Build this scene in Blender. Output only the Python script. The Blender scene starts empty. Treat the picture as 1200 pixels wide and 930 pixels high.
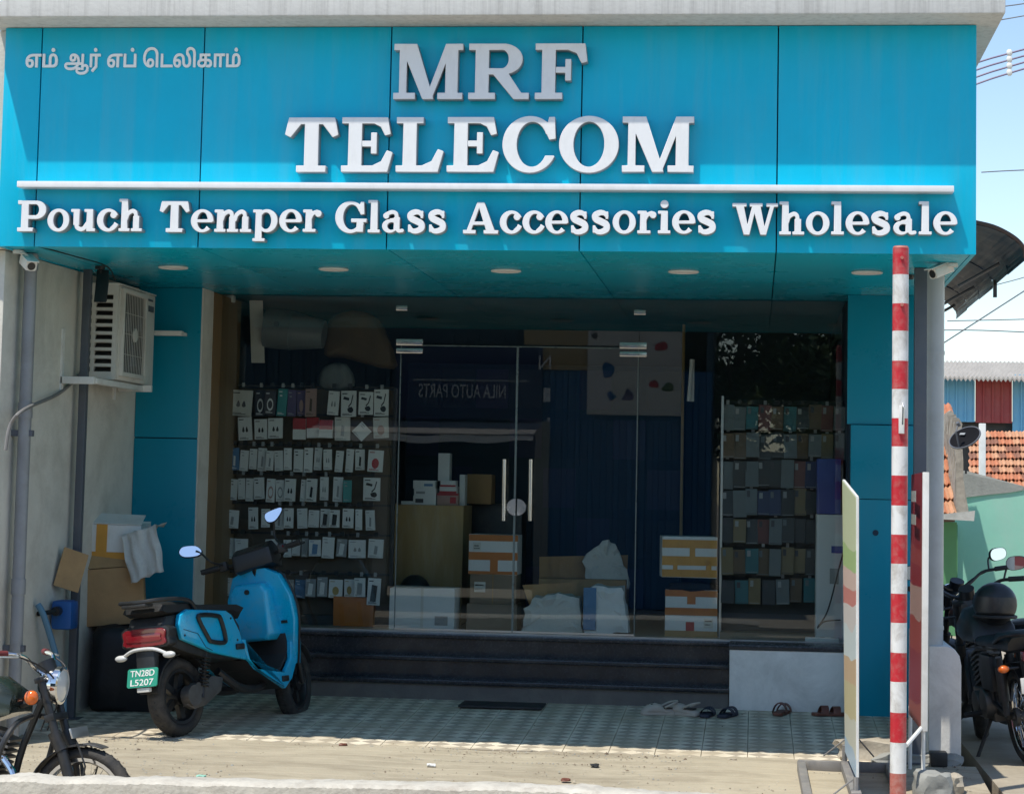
import bpy, bmesh, math, random
import numpy as np
from mathutils import Vector, Matrix, Euler
R = math.radians
random.seed(7)
scene = bpy.context.scene
COL = scene.collection

# ------------------------------------------------------------------ camera, sky, sun, exposure
FPX, PX0, PY0 = 2560.0, 600.0, 352.0           # focal length and optical centre in photograph pixels (1200 x 930; the photograph is cropped)
CAMZ = 1.62                                    # eye height over the paving in front of the steps
n_ = Vector((284, -223, -FPX)).normalized()    # the street-to-shop direction (+Y) seen in camera axes
v_ = Vector((0.0110, 1.0, 0.0)); v_ = (v_ - n_ * v_.dot(n_)).normalized()
x_ = n_.cross(v_)
W2C = Matrix((x_, n_, v_)).transposed()
C2W = W2C.transposed()
cam_d = bpy.data.cameras.new('camera'); cam = bpy.data.objects.new('camera', cam_d); COL.objects.link(cam)
cam.matrix_world = Matrix.Translation((0, 0, CAMZ)) @ C2W.to_4x4()
cam_d.shift_y = -(465 - PY0) / 1200; cam_d.sensor_width = 36; cam_d.lens = FPX / 1200 * 36; cam_d.clip_start = 0.05; cam_d.clip_end = 2000
scene.camera = cam

def ray(px, py): return C2W @ Vector((px - PX0, PY0 - py, -FPX))
def P(px, py, Y):                              # photograph pixel to the point on the plane at distance Y
    d = ray(px, py); t = Y / d.y
    return Vector((d.x * t, Y, CAMZ + d.z * t))
def PZ(px, py, Z):
    d = ray(px, py); t = (Z - CAMZ) / d.z
    return Vector((d.x * t, d.y * t, Z))
def X_(px, Y, py=575): return P(px, py, Y).x
def Z_(px, py, Y): return P(px, py, Y).z

SUN = Vector((0.29, 0.36, -1.0)).normalized()  # direction the light travels
el = math.asin(-SUN.z); az = math.atan2(-SUN.x, -SUN.y)
world = bpy.data.worlds.new('World'); scene.world = world; world.use_nodes = True
wn = world.node_tree
sky = wn.nodes.new('ShaderNodeTexSky'); sky.sky_type = 'NISHITA'; sky.sun_disc = False
sky.sun_elevation = el; sky.sun_rotation = az
sky.air_density = 1.0; sky.dust_density = 0.15; sky.ozone_density = 1.0
bg = wn.nodes['Background']; bg.inputs['Strength'].default_value = 0.088
wn.links.new(sky.outputs[0], bg.inputs[0])
sl = bpy.data.lights.new('sun', 'SUN'); sl.energy = 2.3; sl.angle = R(0.53); sl.color = (1.0, 0.95, 0.86)
so = bpy.data.objects.new('sun', sl); COL.objects.link(so); so.location = (-5, -5, 20)
so.rotation_euler = SUN.to_track_quat('-Z', 'Y').to_euler()
scene.view_settings.view_transform = 'Standard'; scene.view_settings.look = 'None'
scene.view_settings.gamma = 1.0; scene.view_settings.use_curve_mapping = False
scene.view_settings.exposure = 1.12

# ------------------------------------------------------------------ materials
MATS = {}
def mat(name, col, rough=0.6, metal=0.0, var=0.08, nscale=6.0, stretch=(1, 1, 1), bump=0.0, bscale=80.0, coat=0.0,
        dirt=None, dirt_amt=0.3, dirt_scale=2.5, spec=0.5, dstretch=None):
    if name in MATS: return MATS[name]
    m = bpy.data.materials.new(name); m.use_nodes = True; t = m.node_tree; N = t.nodes; L = t.links
    b = N['Principled BSDF']
    b.inputs['Roughness'].default_value = rough; b.inputs['Metallic'].default_value = metal
    b.inputs['Specular IOR Level'].default_value = spec
    if coat: b.inputs['Coat Weight'].default_value = coat; b.inputs['Coat Roughness'].default_value = 0.06
    tc = N.new('ShaderNodeTexCoord'); mp = N.new('ShaderNodeMapping'); mp.inputs['Scale'].default_value = stretch
    L.new(tc.outputs['Object'], mp.inputs['Vector'])
    out = None
    rgb = N.new('ShaderNodeRGB'); rgb.outputs[0].default_value = (*col, 1); out = rgb.outputs[0]
    if var:
        nz = N.new('ShaderNodeTexNoise'); nz.inputs['Scale'].default_value = nscale; nz.inputs['Detail'].default_value = 6
        nz.inputs['Roughness'].default_value = 0.65
        L.new(mp.outputs[0], nz.inputs['Vector'])
        mr = N.new('ShaderNodeMapRange'); mr.inputs[1].default_value = 0.28; mr.inputs[2].default_value = 0.72
        mr.inputs[3].default_value = 1 - var; mr.inputs[4].default_value = 1 + var
        L.new(nz.outputs[0], mr.inputs[0])
        mx = N.new('ShaderNodeVectorMath'); mx.operation = 'SCALE'
        L.new(out, mx.inputs[0]); L.new(mr.outputs[0], mx.inputs['Scale']); out = mx.outputs[0]
        rr = N.new('ShaderNodeMapRange'); rr.inputs[1].default_value = 0.3; rr.inputs[2].default_value = 0.7
        rr.inputs[3].default_value = max(0.02, rough - 0.07); rr.inputs[4].default_value = min(1, rough + 0.07)
        L.new(nz.outputs[0], rr.inputs[0]); L.new(rr.outputs[0], b.inputs['Roughness'])
    if dirt is not None:
        mp2 = N.new('ShaderNodeMapping'); mp2.inputs['Scale'].default_value = dstretch or stretch
        mp2.inputs['Location'].default_value = (3.1, 1.7, 0.4)
        L.new(tc.outputs['Object'], mp2.inputs['Vector'])
        dz = N.new('ShaderNodeTexNoise'); dz.inputs['Scale'].default_value = dirt_scale; dz.inputs['Detail'].default_value = 9
        dz.inputs['Roughness'].default_value = 0.7; dz.inputs['Distortion'].default_value = 0.4
        L.new(mp2.outputs[0], dz.inputs['Vector'])
        dr = N.new('ShaderNodeMapRange'); dr.inputs[1].default_value = 0.46; dr.inputs[2].default_value = 0.72
        dr.inputs[3].default_value = 0; dr.inputs[4].default_value = dirt_amt
        L.new(dz.outputs[0], dr.inputs[0])
        mm = N.new('ShaderNodeMix'); mm.data_type = 'RGBA'
        L.new(dr.outputs[0], mm.inputs[0]); L.new(out, mm.inputs[6]); mm.inputs[7].default_value = (*dirt, 1); out = mm.outputs[2]
    L.new(out, b.inputs['Base Color'])
    if bump:
        bz = N.new('ShaderNodeTexNoise'); bz.inputs['Scale'].default_value = bscale; bz.inputs['Detail'].default_value = 5
        L.new(mp.outputs[0], bz.inputs['Vector'])
        bp = N.new('ShaderNodeBump'); bp.inputs['Strength'].default_value = bump; bp.inputs['Distance'].default_value = 0.01
        L.new(bz.outputs[0], bp.inputs['Height']); L.new(bp.outputs[0], b.inputs['Normal'])
    MATS[name] = m
    return m

def glass_mat(name, tint=(0.915, 0.94, 0.935), rough=0.0):
    m = bpy.data.materials.new(name); m.use_nodes = True; t = m.node_tree; N = t.nodes; L = t.links
    N.remove(N['Principled BSDF'])
    tr = N.new('ShaderNodeBsdfTransparent'); tr.inputs[0].default_value = (*tint, 1)
    gl = N.new('ShaderNodeBsdfGlossy'); gl.inputs['Roughness'].default_value = rough
    fr = N.new('ShaderNodeFresnel'); ge = N.new('ShaderNodeNewGeometry')
    ma = N.new('ShaderNodeMath'); ma.operation = 'MULTIPLY_ADD'
    L.new(ge.outputs['Backfacing'], ma.inputs[0]); ma.inputs[1].default_value = 1 / 1.5 - 1.5; ma.inputs[2].default_value = 1.5
    L.new(ma.outputs[0], fr.inputs['IOR'])
    mx = N.new('ShaderNodeMixShader'); L.new(fr.outputs[0], mx.inputs[0]); L.new(tr.outputs[0], mx.inputs[1]); L.new(gl.outputs[0], mx.inputs[2])
    L.new(mx.outputs[0], N['Material Output'].inputs[0])
    return m

M = {}
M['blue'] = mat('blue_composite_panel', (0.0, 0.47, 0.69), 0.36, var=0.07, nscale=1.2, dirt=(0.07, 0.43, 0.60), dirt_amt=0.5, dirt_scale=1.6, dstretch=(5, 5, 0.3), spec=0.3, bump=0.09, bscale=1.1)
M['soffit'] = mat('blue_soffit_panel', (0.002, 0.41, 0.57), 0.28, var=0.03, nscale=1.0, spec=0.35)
M['teal'] = mat('shade_darkened_blue_panel', (0.002, 0.245, 0.36), 0.30, var=0.05, nscale=1.2, dirt=(0.05, 0.22, 0.28), dirt_amt=0.25, dirt_scale=1.4, dstretch=(2.2, 2.2, 0.5), spec=0.3)  # darker copy of the fascia blue: the columns' shade put into the colour
M['joint'] = mat('dark_joint', (0.01, 0.03, 0.06), 0.8)
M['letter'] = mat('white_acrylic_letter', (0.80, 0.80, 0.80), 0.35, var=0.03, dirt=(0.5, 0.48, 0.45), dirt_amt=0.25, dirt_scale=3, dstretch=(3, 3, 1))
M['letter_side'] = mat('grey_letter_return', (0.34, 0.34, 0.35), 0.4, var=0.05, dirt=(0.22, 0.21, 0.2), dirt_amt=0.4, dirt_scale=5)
M['slab'] = mat('weathered_white_slab', (0.62, 0.61, 0.58), 0.8, var=0.05, nscale=3, dirt=(0.33, 0.32, 0.30), dirt_amt=0.6, dirt_scale=2.4, dstretch=(9, 9, 0.35), bump=0.2, bscale=40)
M['plaster'] = mat('grey_plaster', (0.63, 0.60, 0.53), 0.9, var=0.09, nscale=2.5, dirt=(0.33, 0.30, 0.25), dirt_amt=0.6, dirt_scale=1.6, bump=0.25, bscale=45)
M['plinth'] = mat('white_plinth_paint', (0.78, 0.76, 0.71), 0.8, var=0.05, nscale=4, dirt=(0.36, 0.34, 0.30), dirt_amt=0.5, dirt_scale=2.5, bump=0.2, bscale=50)
M['granite'] = mat('black_granite', (0.020, 0.025, 0.033), 0.25, var=0.35, nscale=60, spec=0.5, dirt=(0.14, 0.135, 0.125), dirt_amt=0.35, dirt_scale=3)
M['alu'] = mat('brushed_aluminium', (0.55, 0.55, 0.53), 0.35, 0.85, var=0.05)
M['steel'] = mat('steel', (0.62, 0.61, 0.58), 0.22, 1.0, var=0.06)
M['chrome'] = mat('chrome', (0.72, 0.72, 0.72), 0.1, 1.0, var=0.05)
M['gpost'] = mat('grey_painted_post', (0.09, 0.10, 0.12), 0.5, var=0.1, dirt=(0.16, 0.15, 0.13), dirt_amt=0.3)
M['pvc'] = mat('grey_pvc_pipe', (0.26, 0.27, 0.28), 0.45, var=0.08, nscale=3, dirt=(0.15, 0.14, 0.12), dirt_amt=0.45, dirt_scale=4)
M['pvcw'] = mat('pale_pvc_pipe', (0.44, 0.47, 0.48), 0.4, var=0.06, nscale=3, dirt=(0.25, 0.24, 0.21), dirt_amt=0.35, dirt_scale=3)
M['wood'] = mat('brown_wood_panel', (0.20, 0.125, 0.055), 0.55, var=0.25, nscale=5, stretch=(9, 9, 0.6))
M['ply'] = mat('brown_plywood', (0.42, 0.27, 0.10), 0.5, var=0.14, nscale=3, stretch=(4, 4, 0.8), dirt=(0.55, 0.48, 0.36), dirt_amt=0.35, dirt_scale=3)
M['card'] = mat('brown_cardboard', (0.43, 0.26, 0.12), 0.85, var=0.1, nscale=4, dirt=(0.24, 0.14, 0.07), dirt_amt=0.4, dirt_scale=4, bump=0.15)
M['cardd'] = mat('dull_cardboard', (0.27, 0.20, 0.14), 0.85, var=0.1, nscale=4)
M['bright'] = mat('bright_white_vinyl', (0.88, 0.88, 0.87), 0.4, var=0.02)
M['white'] = mat('white_paper', (0.74, 0.74, 0.72), 0.75, var=0.04)
M['whitep'] = mat('white_paint', (0.72, 0.72, 0.69), 0.5, var=0.05, dirt=(0.4, 0.36, 0.3), dirt_amt=0.35, dirt_scale=5)
M['cream'] = mat('ac_cream', (0.66, 0.65, 0.60), 0.5, var=0.04, dirt=(0.42, 0.38, 0.31), dirt_amt=0.4, dirt_scale=4)
M['orange'] = mat('orange_tape', (0.52, 0.17, 0.035), 0.4, var=0.1)
M['yellow'] = mat('yellow_tape', (0.62, 0.30, 0.05), 0.4, var=0.12)
M['black'] = mat('black_plastic', (0.016, 0.017, 0.018), 0.42, var=0.2, dirt=(0.07, 0.065, 0.06), dirt_amt=0.35)
M['rubber'] = mat('tyre_rubber', (0.03, 0.029, 0.028), 0.85, var=0.15, nscale=20, dirt=(0.14, 0.12, 0.095), dirt_amt=0.5, dirt_scale=7, bump=0.3)
M['metal_d'] = mat('dark_metal', (0.05, 0.05, 0.05), 0.45, 0.6, var=0.2, dirt=(0.12, 0.10, 0.08), dirt_amt=0.5, dirt_scale=9)
M['engine'] = mat('engine_metal', (0.16, 0.155, 0.15), 0.5, 0.7, var=0.2, dirt=(0.10, 0.085, 0.065), dirt_amt=0.6, dirt_scale=8)
M['sc_blue'] = mat('scooter_blue_paint', (0.001, 0.44, 0.74), 0.3, var=0.04, coat=0.5, dirt=(0.16, 0.34, 0.42), dirt_amt=0.4, dirt_scale=6)
M['matt'] = mat('black_textured_plastic', (0.022, 0.022, 0.023), 0.7, var=0.15, dirt=(0.08, 0.075, 0.07), dirt_amt=0.3, bump=0.2, bscale=200)
M['redlens'] = mat('red_lens', (0.20, 0.008, 0.014), 0.12, var=0.05, coat=0.6)
M['orangelens'] = mat('orange_lens', (0.70, 0.14, 0.015), 0.15, var=0.05, coat=0.5)
M['clearlens'] = mat('clear_lens', (0.62, 0.62, 0.60), 0.12, var=0.05, coat=0.6)
M['mirror'] = mat('mirror_glass', (0.9, 0.9, 0.9), 0.02, 1.0, var=0)
M['plate_g'] = mat('green_plate', (0.02, 0.27, 0.18), 0.45, var=0.05)
M['red'] = mat('red_paint', (0.50, 0.015, 0.025), 0.45, var=0.10, nscale=14, dirt=(0.46, 0.20, 0.17), dirt_amt=0.65, dirt_scale=17)
M['redf'] = mat('faded_red_paint', (0.42, 0.11, 0.08), 0.6, var=0.12, nscale=14, dirt=(0.5, 0.4, 0.34), dirt_amt=0.5, dirt_scale=16)
M['polew'] = mat('pole_white_paint', (0.74, 0.73, 0.70), 0.5, var=0.05, dirt=(0.34, 0.30, 0.25), dirt_amt=0.75, dirt_scale=13, dstretch=(1, 1, 0.6))
M['cloth'] = mat('white_cloth', (0.62, 0.62, 0.58), 0.95, var=0.07, nscale=30, bump=0.4, bscale=120)
M['sack'] = mat('black_sack', (0.012, 0.012, 0.014), 0.6, var=0.25, bump=0.35, bscale=14)
M['cable'] = mat('grey_cable', (0.20, 0.19, 0.18), 0.6, var=0.1)
M['blk_cable'] = mat('black_cable', (0.012, 0.012, 0.012), 0.5, var=0.1)
M['bluecan'] = mat('blue_plastic_can', (0.012, 0.10, 0.33), 0.45, var=0.1, dirt=(0.07, 0.10, 0.16), dirt_amt=0.4)
M['concrete'] = mat('pale_concrete', (0.385, 0.335, 0.245), 0.95, var=0.13, nscale=1.6, dirt=(0.22, 0.18, 0.125), dirt_amt=0.8, dirt_scale=2.6, dstretch=(0.6, 1.8, 1), bump=0.35, bscale=60)
M['rough_conc'] = mat('rough_concrete', (0.40, 0.35, 0.27), 0.95, var=0.16, nscale=4, dirt=(0.24, 0.20, 0.15), dirt_amt=0.6, dirt_scale=6, bump=0.6, bscale=30)
M['kerbwhite'] = mat('chipped_white_limewash', (0.52, 0.485, 0.41), 0.95, var=0.12, nscale=6, dirt=(0.30, 0.26, 0.21), dirt_amt=0.7, dirt_scale=9, bump=0.6, bscale=35)
M['road'] = mat('pale_bounce_road', (0.36, 0.32, 0.25), 0.95, var=0.2, nscale=9, dirt=(0.42, 0.37, 0.30), dirt_amt=0.5, dirt_scale=0.8, bump=0.4, bscale=90)  # paled and warmed so the road bounces light under the canopy
M['dust'] = mat('dusty_ground', (0.36, 0.31, 0.23), 0.95, var=0.15, nscale=2, dirt=(0.22, 0.18, 0.13), dirt_amt=0.5, dirt_scale=3, bump=0.4, bscale=30)
M['green'] = mat('mint_green_wall', (0.25, 0.54, 0.42), 0.85, var=0.07, nscale=2, dirt=(0.36, 0.52, 0.44), dirt_amt=0.55, dirt_scale=1.2, bump=0.15)
M['dgreen'] = mat('shade_toned_green', (0.10, 0.27, 0.12), 0.8, var=0.1, nscale=3)  # mint wall green darkened: roof edge shade put into the colour
M['cement'] = mat('grey_cement', (0.30, 0.30, 0.275), 0.95, var=0.14, nscale=3, dirt=(0.17, 0.17, 0.15), dirt_amt=0.5, dirt_scale=4, bump=0.4, bscale=30)
M['tile1'] = mat('terracotta_tile', (0.52, 0.20, 0.10), 0.85, var=0.2, nscale=5, dirt=(0.25, 0.13, 0.08), dirt_amt=0.5, dirt_scale=5)
M['tile2'] = mat('pale_terracotta_tile', (0.56, 0.30, 0.17), 0.85, var=0.15, nscale=5, dirt=(0.30, 0.18, 0.11), dirt_amt=0.5, dirt_scale=5)
M['tile3'] = mat('dark_terracotta_tile', (0.26, 0.12, 0.075), 0.9, var=0.2, nscale=5)
M['shedblue'] = mat('sky_blue_sheet', (0.17, 0.46, 0.68), 0.5, var=0.06, nscale=3, dirt=(0.35, 0.46, 0.52), dirt_amt=0.3, dirt_scale=2)
M['shedred'] = mat('red_brown_sheet', (0.36, 0.055, 0.055), 0.55, var=0.08, nscale=3, dirt=(0.40, 0.18, 0.15), dirt_amt=0.3)
M['asbestos'] = mat('asbestos_sheet', (0.40, 0.38, 0.35), 0.95, var=0.15, nscale=4, dirt=(0.2, 0.19, 0.17), dirt_amt=0.5, dirt_scale=4)
M['awning'] = mat('dark_awning_sheet', (0.010, 0.026, 0.05), 0.5, var=0.2, nscale=4, dirt=(0.04, 0.045, 0.05), dirt_amt=0.5, dirt_scale=3)
M['rust'] = mat('rusty_brown_edge', (0.10, 0.06, 0.045), 0.8, var=0.2)
M['dkblue'] = mat('dark_blue_sheet', (0.008, 0.045, 0.08), 0.5, var=0.1, nscale=2)
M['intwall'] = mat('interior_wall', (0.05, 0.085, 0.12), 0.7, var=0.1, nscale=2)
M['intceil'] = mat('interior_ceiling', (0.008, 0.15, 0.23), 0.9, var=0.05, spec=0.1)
M['intfloor'] = mat('beige_floor_tile', (0.45, 0.41, 0.33), 0.35, var=0.08, nscale=2)
M['peg'] = mat('brown_pegboard', (0.10, 0.075, 0.05), 0.7, var=0.15)
M['intblue'] = mat('blue_poster_print', (0.02, 0.05, 0.28), 0.4, var=0.1)
M['brownleather'] = mat('brown_leather', (0.16, 0.055, 0.035), 0.55, var=0.15)
M['clog'] = mat('beige_foam', (0.42, 0.37, 0.31), 0.8, var=0.08)
M['navy'] = mat('dark_navy_rubber', (0.02, 0.025, 0.045), 0.6, var=0.12)
M['bark'] = mat('bark', (0.14, 0.10, 0.07), 0.95, var=0.25, nscale=8, bump=0.6, bscale=20)
M['leaf'] = mat('leaf', (0.08, 0.13, 0.035), 0.6, var=0.3, nscale=2)
M['leaf2'] = mat('pale_leaf', (0.11, 0.16, 0.05), 0.6, var=0.3, nscale=2)
M['tan'] = mat('tan_board', (0.42, 0.32, 0.17), 0.6, var=0.08)
M['seat'] = mat('black_vinyl', (0.014, 0.014, 0.014), 0.5, var=0.1, bump=0.15, bscale=120)
M['redgrip'] = mat('dark_red_rubber', (0.14, 0.02, 0.02), 0.7, var=0.1)
M['dgtank'] = mat('dark_green_paint', (0.02, 0.028, 0.02), 0.25, var=0.1, coat=0.4)
M['greenlens'] = mat('lime_tinted_mirror', (0.62, 0.78, 0.36), 0.05, 1.0, var=0)
M['glass'] = glass_mat('clear_shop_glass')

# patterned paving: light and dark slanted lozenges
def paving():
    m = bpy.data.materials.new('patterned_paving'); m.use_nodes = True; t = m.node_tree; N = t.nodes; L = t.links; b = N['Principled BSDF']
    tc = N.new('ShaderNodeTexCoord'); mp = N.new('ShaderNodeMapping'); mp.inputs['Rotation'].default_value = (0, 0, R(45))
    mp.inputs['Scale'].default_value = (1, 1, 0); mp.inputs['Location'].default_value = (0, 0, .05)
    L.new(tc.outputs['Object'], mp.inputs['Vector'])
    ck = N.new('ShaderNodeTexChecker'); ck.inputs['Scale'].default_value = 9.43; L.new(mp.outputs[0], ck.inputs['Vector'])
    ck.inputs[1].default_value = (0.72, 0.64, 0.50, 1); ck.inputs[2].default_value = (0.36, 0.31, 0.24, 1)
    nz = N.new('ShaderNodeTexNoise'); nz.inputs['Scale'].default_value = 3; nz.inputs['Detail'].default_value = 8
    ge = N.new('ShaderNodeNewGeometry'); L.new(ge.outputs['Position'], nz.inputs['Vector'])
    mr = N.new('ShaderNodeMapRange'); mr.inputs[1].default_value = .38; mr.inputs[2].default_value = .66; mr.inputs[4].default_value = .8; L.new(nz.outputs[0], mr.inputs[0])
    mx = N.new('ShaderNodeMix'); mx.data_type = 'RGBA'; L.new(mr.outputs[0], mx.inputs[0]); L.new(ck.outputs[0], mx.inputs[6]); mx.inputs[7].default_value = (0.44, 0.37, 0.26, 1)
    L.new(mx.outputs[2], b.inputs['Base Color']); b.inputs['Roughness'].default_value = 0.75
    return m
M['paving'] = paving()

# ------------------------------------------------------------------ object helpers
def world_loc(o):
    v = Vector((0, 0, 0))
    while o is not None: v += o.location; o = o.parent
    return v
def thing(name, label, cat, loc=(0, 0, 0), rot=(0, 0, 0), group=None):
    o = bpy.data.objects.new(name, None); COL.objects.link(o); o.empty_display_size = 0.2
    o.location = loc; o.rotation_euler = rot; o['label'] = label; o['category'] = cat
    if group: o['group'] = group
    return o
def tag(o, label, cat, group=None):
    o['label'] = label; o['category'] = cat
    if group: o['group'] = group
    return o
def structure(o): o['kind'] = 'structure'; return o
def link(me, name, parent=None, mats=None):
    o = bpy.data.objects.new(name, me); COL.objects.link(o)
    if parent: o.parent = parent
    return o
def dup(root, parent=None):
    c = root.copy(); COL.objects.link(c)
    if parent: c.parent = parent
    for ch in list(root.children): dup(ch, c)
    return c

class MB:
    def __init__(s): s.bm = bmesh.new(); s.mi = 0
    def _f(s, vs):
        try: f = s.bm.faces.new(vs); f.material_index = s.mi; return f
        except ValueError: return None
    def box(s, x0, x1, y0, y1, z0, z1, m=None):
        c = [Vector((x, y, z)) for z in (z0, z1) for y in (y0, y1) for x in (x0, x1)]
        if m is not None: c = [m @ p for p in c]
        v = [s.bm.verts.new(p) for p in c]
        for q in ((0, 2, 3, 1), (4, 5, 7, 6), (0, 1, 5, 4), (2, 6, 7, 3), (0, 4, 6, 2), (1, 3, 7, 5)): s._f([v[i] for i in q])
        return s
    def loft(s, rings, cap=True, closed=True):
        V = [[s.bm.verts.new(p) for p in r] for r in rings]
        n = len(V[0])
        for a, b in zip(V[:-1], V[1:]):
            for i in range(n if closed else n - 1):
                j = (i + 1) % n; s._f([a[i], a[j], b[j], b[i]])
        if cap: s._f(V[0][::-1]); s._f(V[-1])
        return s
    def prism(s, poly, axis, a0, a1, m=None):
        def mk(p, a):
            q = {'x': (a, p[0], p[1]), 'y': (p[0], a, p[1]), 'z': (p[0], p[1], a)}[axis]
            q = Vector(q); return m @ q if m is not None else q
        return s.loft([[mk(p, a0) for p in poly], [mk(p, a1) for p in poly]])
    def cyl(s, p0, p1, r0, r1=None, n=14, cap=True):
        p0 = Vector(p0); p1 = Vector(p1); r1 = r0 if r1 is None else r1
        q = (p1 - p0).to_track_quat('Z', 'Y')
        rg = [[p + q @ Vector((r * math.cos(2 * math.pi * i / n), r * math.sin(2 * math.pi * i / n), 0)) for i in range(n)] for p, r in ((p0, r0), (p1, r1))]
        return s.loft(rg, cap)
    def tube(s, pts, r, n=8, closed=False, smooth=0):
        pts = [Vector(p) for p in pts]
        if smooth: pts = spline(pts, smooth, closed)
        k = len(pts); rings = []; up = None
        for i, p in enumerate(pts):
            a = pts[(i - 1) % k] if (closed or i > 0) else p; b = pts[(i + 1) % k] if (closed or i < k - 1) else p
            t = (b - a).normalized()
            if up is None: up = t.orthogonal().normalized()
            up = (up - t * up.dot(t)); up = up.normalized() if up.length > 1e-6 else t.orthogonal().normalized()
            w = t.cross(up); rr = r[i] if isinstance(r, (list, tuple)) else r
            rings.append([p + (up * math.cos(2 * math.pi * j / n) + w * math.sin(2 * math.pi * j / n)) * rr for j in range(n)])
        if closed: rings.append(rings[0]); return s.loft_closed(rings[:-1])
        return s.loft(rings)
    def loft_closed(s, rings):
        V = [[s.bm.verts.new(p) for p in r] for r in rings]; n = len(V[0]); k = len(V)
        for a in range(k):
            for i in range(n): s._f([V[a][i], V[a][(i + 1) % n], V[(a + 1) % k][(i + 1) % n], V[(a + 1) % k][i]])
        return s
    def lathe(s, prof, m, n=28):
        # profile [(radius, along)] revolved about local z of m, closed loop when first == last
        closed = prof[0] == prof[-1]; pr = prof[:-1] if closed else prof
        rings = [[m @ Vector((r * math.cos(2 * math.pi * j / n), r * math.sin(2 * math.pi * j / n), z)) for j in range(n)] for r, z in pr]
        return s.loft_closed(rings) if closed else s.loft(rings)
    def ball(s, c, r, seg=14, rings=9, m=None):
        c = Vector(c); r = Vector(r) if not isinstance(r, (int, float)) else Vector((r, r, r))
        rg = []
        for i in range(1, rings):
            a = math.pi * i / rings
            rg.append([c + Vector((r.x * math.sin(a) * math.cos(2 * math.pi * j / seg), r.y * math.sin(a) * math.sin(2 * math.pi * j / seg), -r.z * math.cos(a))) for j in range(seg)])
        if m is not None: rg = [[m @ p for p in q] for q in rg]
        return s.loft(rg)
    def quad(s, pts): s._f([s.bm.verts.new(p) for p in pts]); return s
    def build(s, name, mats, parent=None, local=False, bevel=0, smooth=False, seg=2, jitter=0, ang=35):
        if jitter:
            for v in s.bm.verts: v.co += Vector((random.uniform(-1, 1), random.uniform(-1, 1), random.uniform(-1, 1))) * jitter
        bmesh.ops.recalc_face_normals(s.bm, faces=s.bm.faces)
        if bevel:
            es = [e for e in s.bm.edges if len(e.link_faces) == 2 and e.calc_face_angle(0) > R(30)]
            bmesh.ops.bevel(s.bm, geom=es, offset=bevel, segments=seg, profile=0.6, affect='EDGES', clamp_overlap=True)
        me = bpy.data.meshes.new(name)
        if parent is not None and not local:
            bmesh.ops.translate(s.bm, verts=s.bm.verts, vec=-world_loc(parent))
        s.bm.to_mesh(me); s.bm.free()
        for m in (mats if isinstance(mats, (list, tuple)) else [mats]): me.materials.append(m)
        if smooth or bevel:
            me.shade_smooth(); me.set_sharp_from_angle(angle=R(ang))
        return link(me, name, parent)

def spline(pts, k=6, closed=False):
    pts = [Vector(p) for p in pts]; n = len(pts); out = []
    for i in range(n if closed else n - 1):
        g = lambda j: pts[j % n] if closed else pts[max(0, min(n - 1, j))]
        p0, p1, p2, p3 = g(i - 1), g(i), g(i + 1), g(i + 2)
        for t in range(k):
            u = t / k
            out.append(0.5 * ((2 * p1) + (p2 - p0) * u + (2 * p0 - 5 * p1 + 4 * p2 - p3) * u * u + (3 * p1 - p0 - 3 * p2 + p3) * u ** 3))
    if not closed: out.append(pts[-1])
    return out
def smooth2(poly, k=4):
    return [(p.x, p.y) for p in spline([Vector((a, b, 0)) for a, b in poly], k, True)]
def T(loc, rot=(0, 0, 0)): return Matrix.LocRotScale(Vector(loc), Euler(rot), None)
ORD = ['first', 'second', 'third', 'fourth', 'fifth', 'sixth', 'seventh', 'eighth', 'ninth', 'tenth', 'eleventh', 'twelfth', 'thirteenth', 'fourteenth', 'fifteenth', 'sixteenth']

# ------------------------------------------------------------------ slab-serif letters, drawn as fields and contoured
G = 100
def fbox(X, Y, x0, y0, x1, y1):
    dx = np.abs(X - (x0 + x1) / 2) - (x1 - x0) / 2; dy = np.abs(Y - (y0 + y1) / 2) - (y1 - y0) / 2
    return np.hypot(np.maximum(dx, 0), np.maximum(dy, 0)) + np.minimum(np.maximum(dx, dy), 0)
def fell(X, Y, cx, cy, rx, ry):
    k = np.hypot((X - cx) / rx, (Y - cy) / ry); return (k - 1) * min(rx, ry)
def fpoly(X, Y, pts):
    d = np.full(X.shape, 1e9); s = np.ones(X.shape); n = len(pts)
    for i in range(n):
        ax, ay = pts[i]; bx, by = pts[i - 1]; ex, ey = bx - ax, by - ay; wx, wy = X - ax, Y - ay
        t = np.clip((wx * ex + wy * ey) / (ex * ex + ey * ey), 0, 1)
        d = np.minimum(d, (wx - ex * t) ** 2 + (wy - ey * t) ** 2)
        c1 = Y >= ay; c2 = Y < by; c3 = ex * wy > ey * wx
        s = np.where((c1 & c2 & c3) | (~c1 & ~c2 & ~c3), -s, s)
    return s * np.sqrt(d)
def fstroke(X, Y, pts, w0, w1=None):
    w1 = w0 if w1 is None else w1
    pts = [(p.x, p.y) for p in spline([Vector((a, b, 0)) for a, b in pts], 8)]; d = np.full(X.shape, 1e9); n = len(pts) - 1
    for i in range(n):
        ax, ay = pts[i]; bx, by = pts[i + 1]; ex, ey = bx - ax, by - ay
        if ex * ex + ey * ey < 1e-12: continue
        t = np.clip(((X - ax) * ex + (Y - ay) * ey) / (ex * ex + ey * ey), 0, 1)
        u = math.sin(math.pi * (i + .5) / n)
        d = np.minimum(d, np.hypot(X - ax - ex * t, Y - ay - ey * t) - (w0 + (w1 - w0) * u) / 2)
    return d
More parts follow.
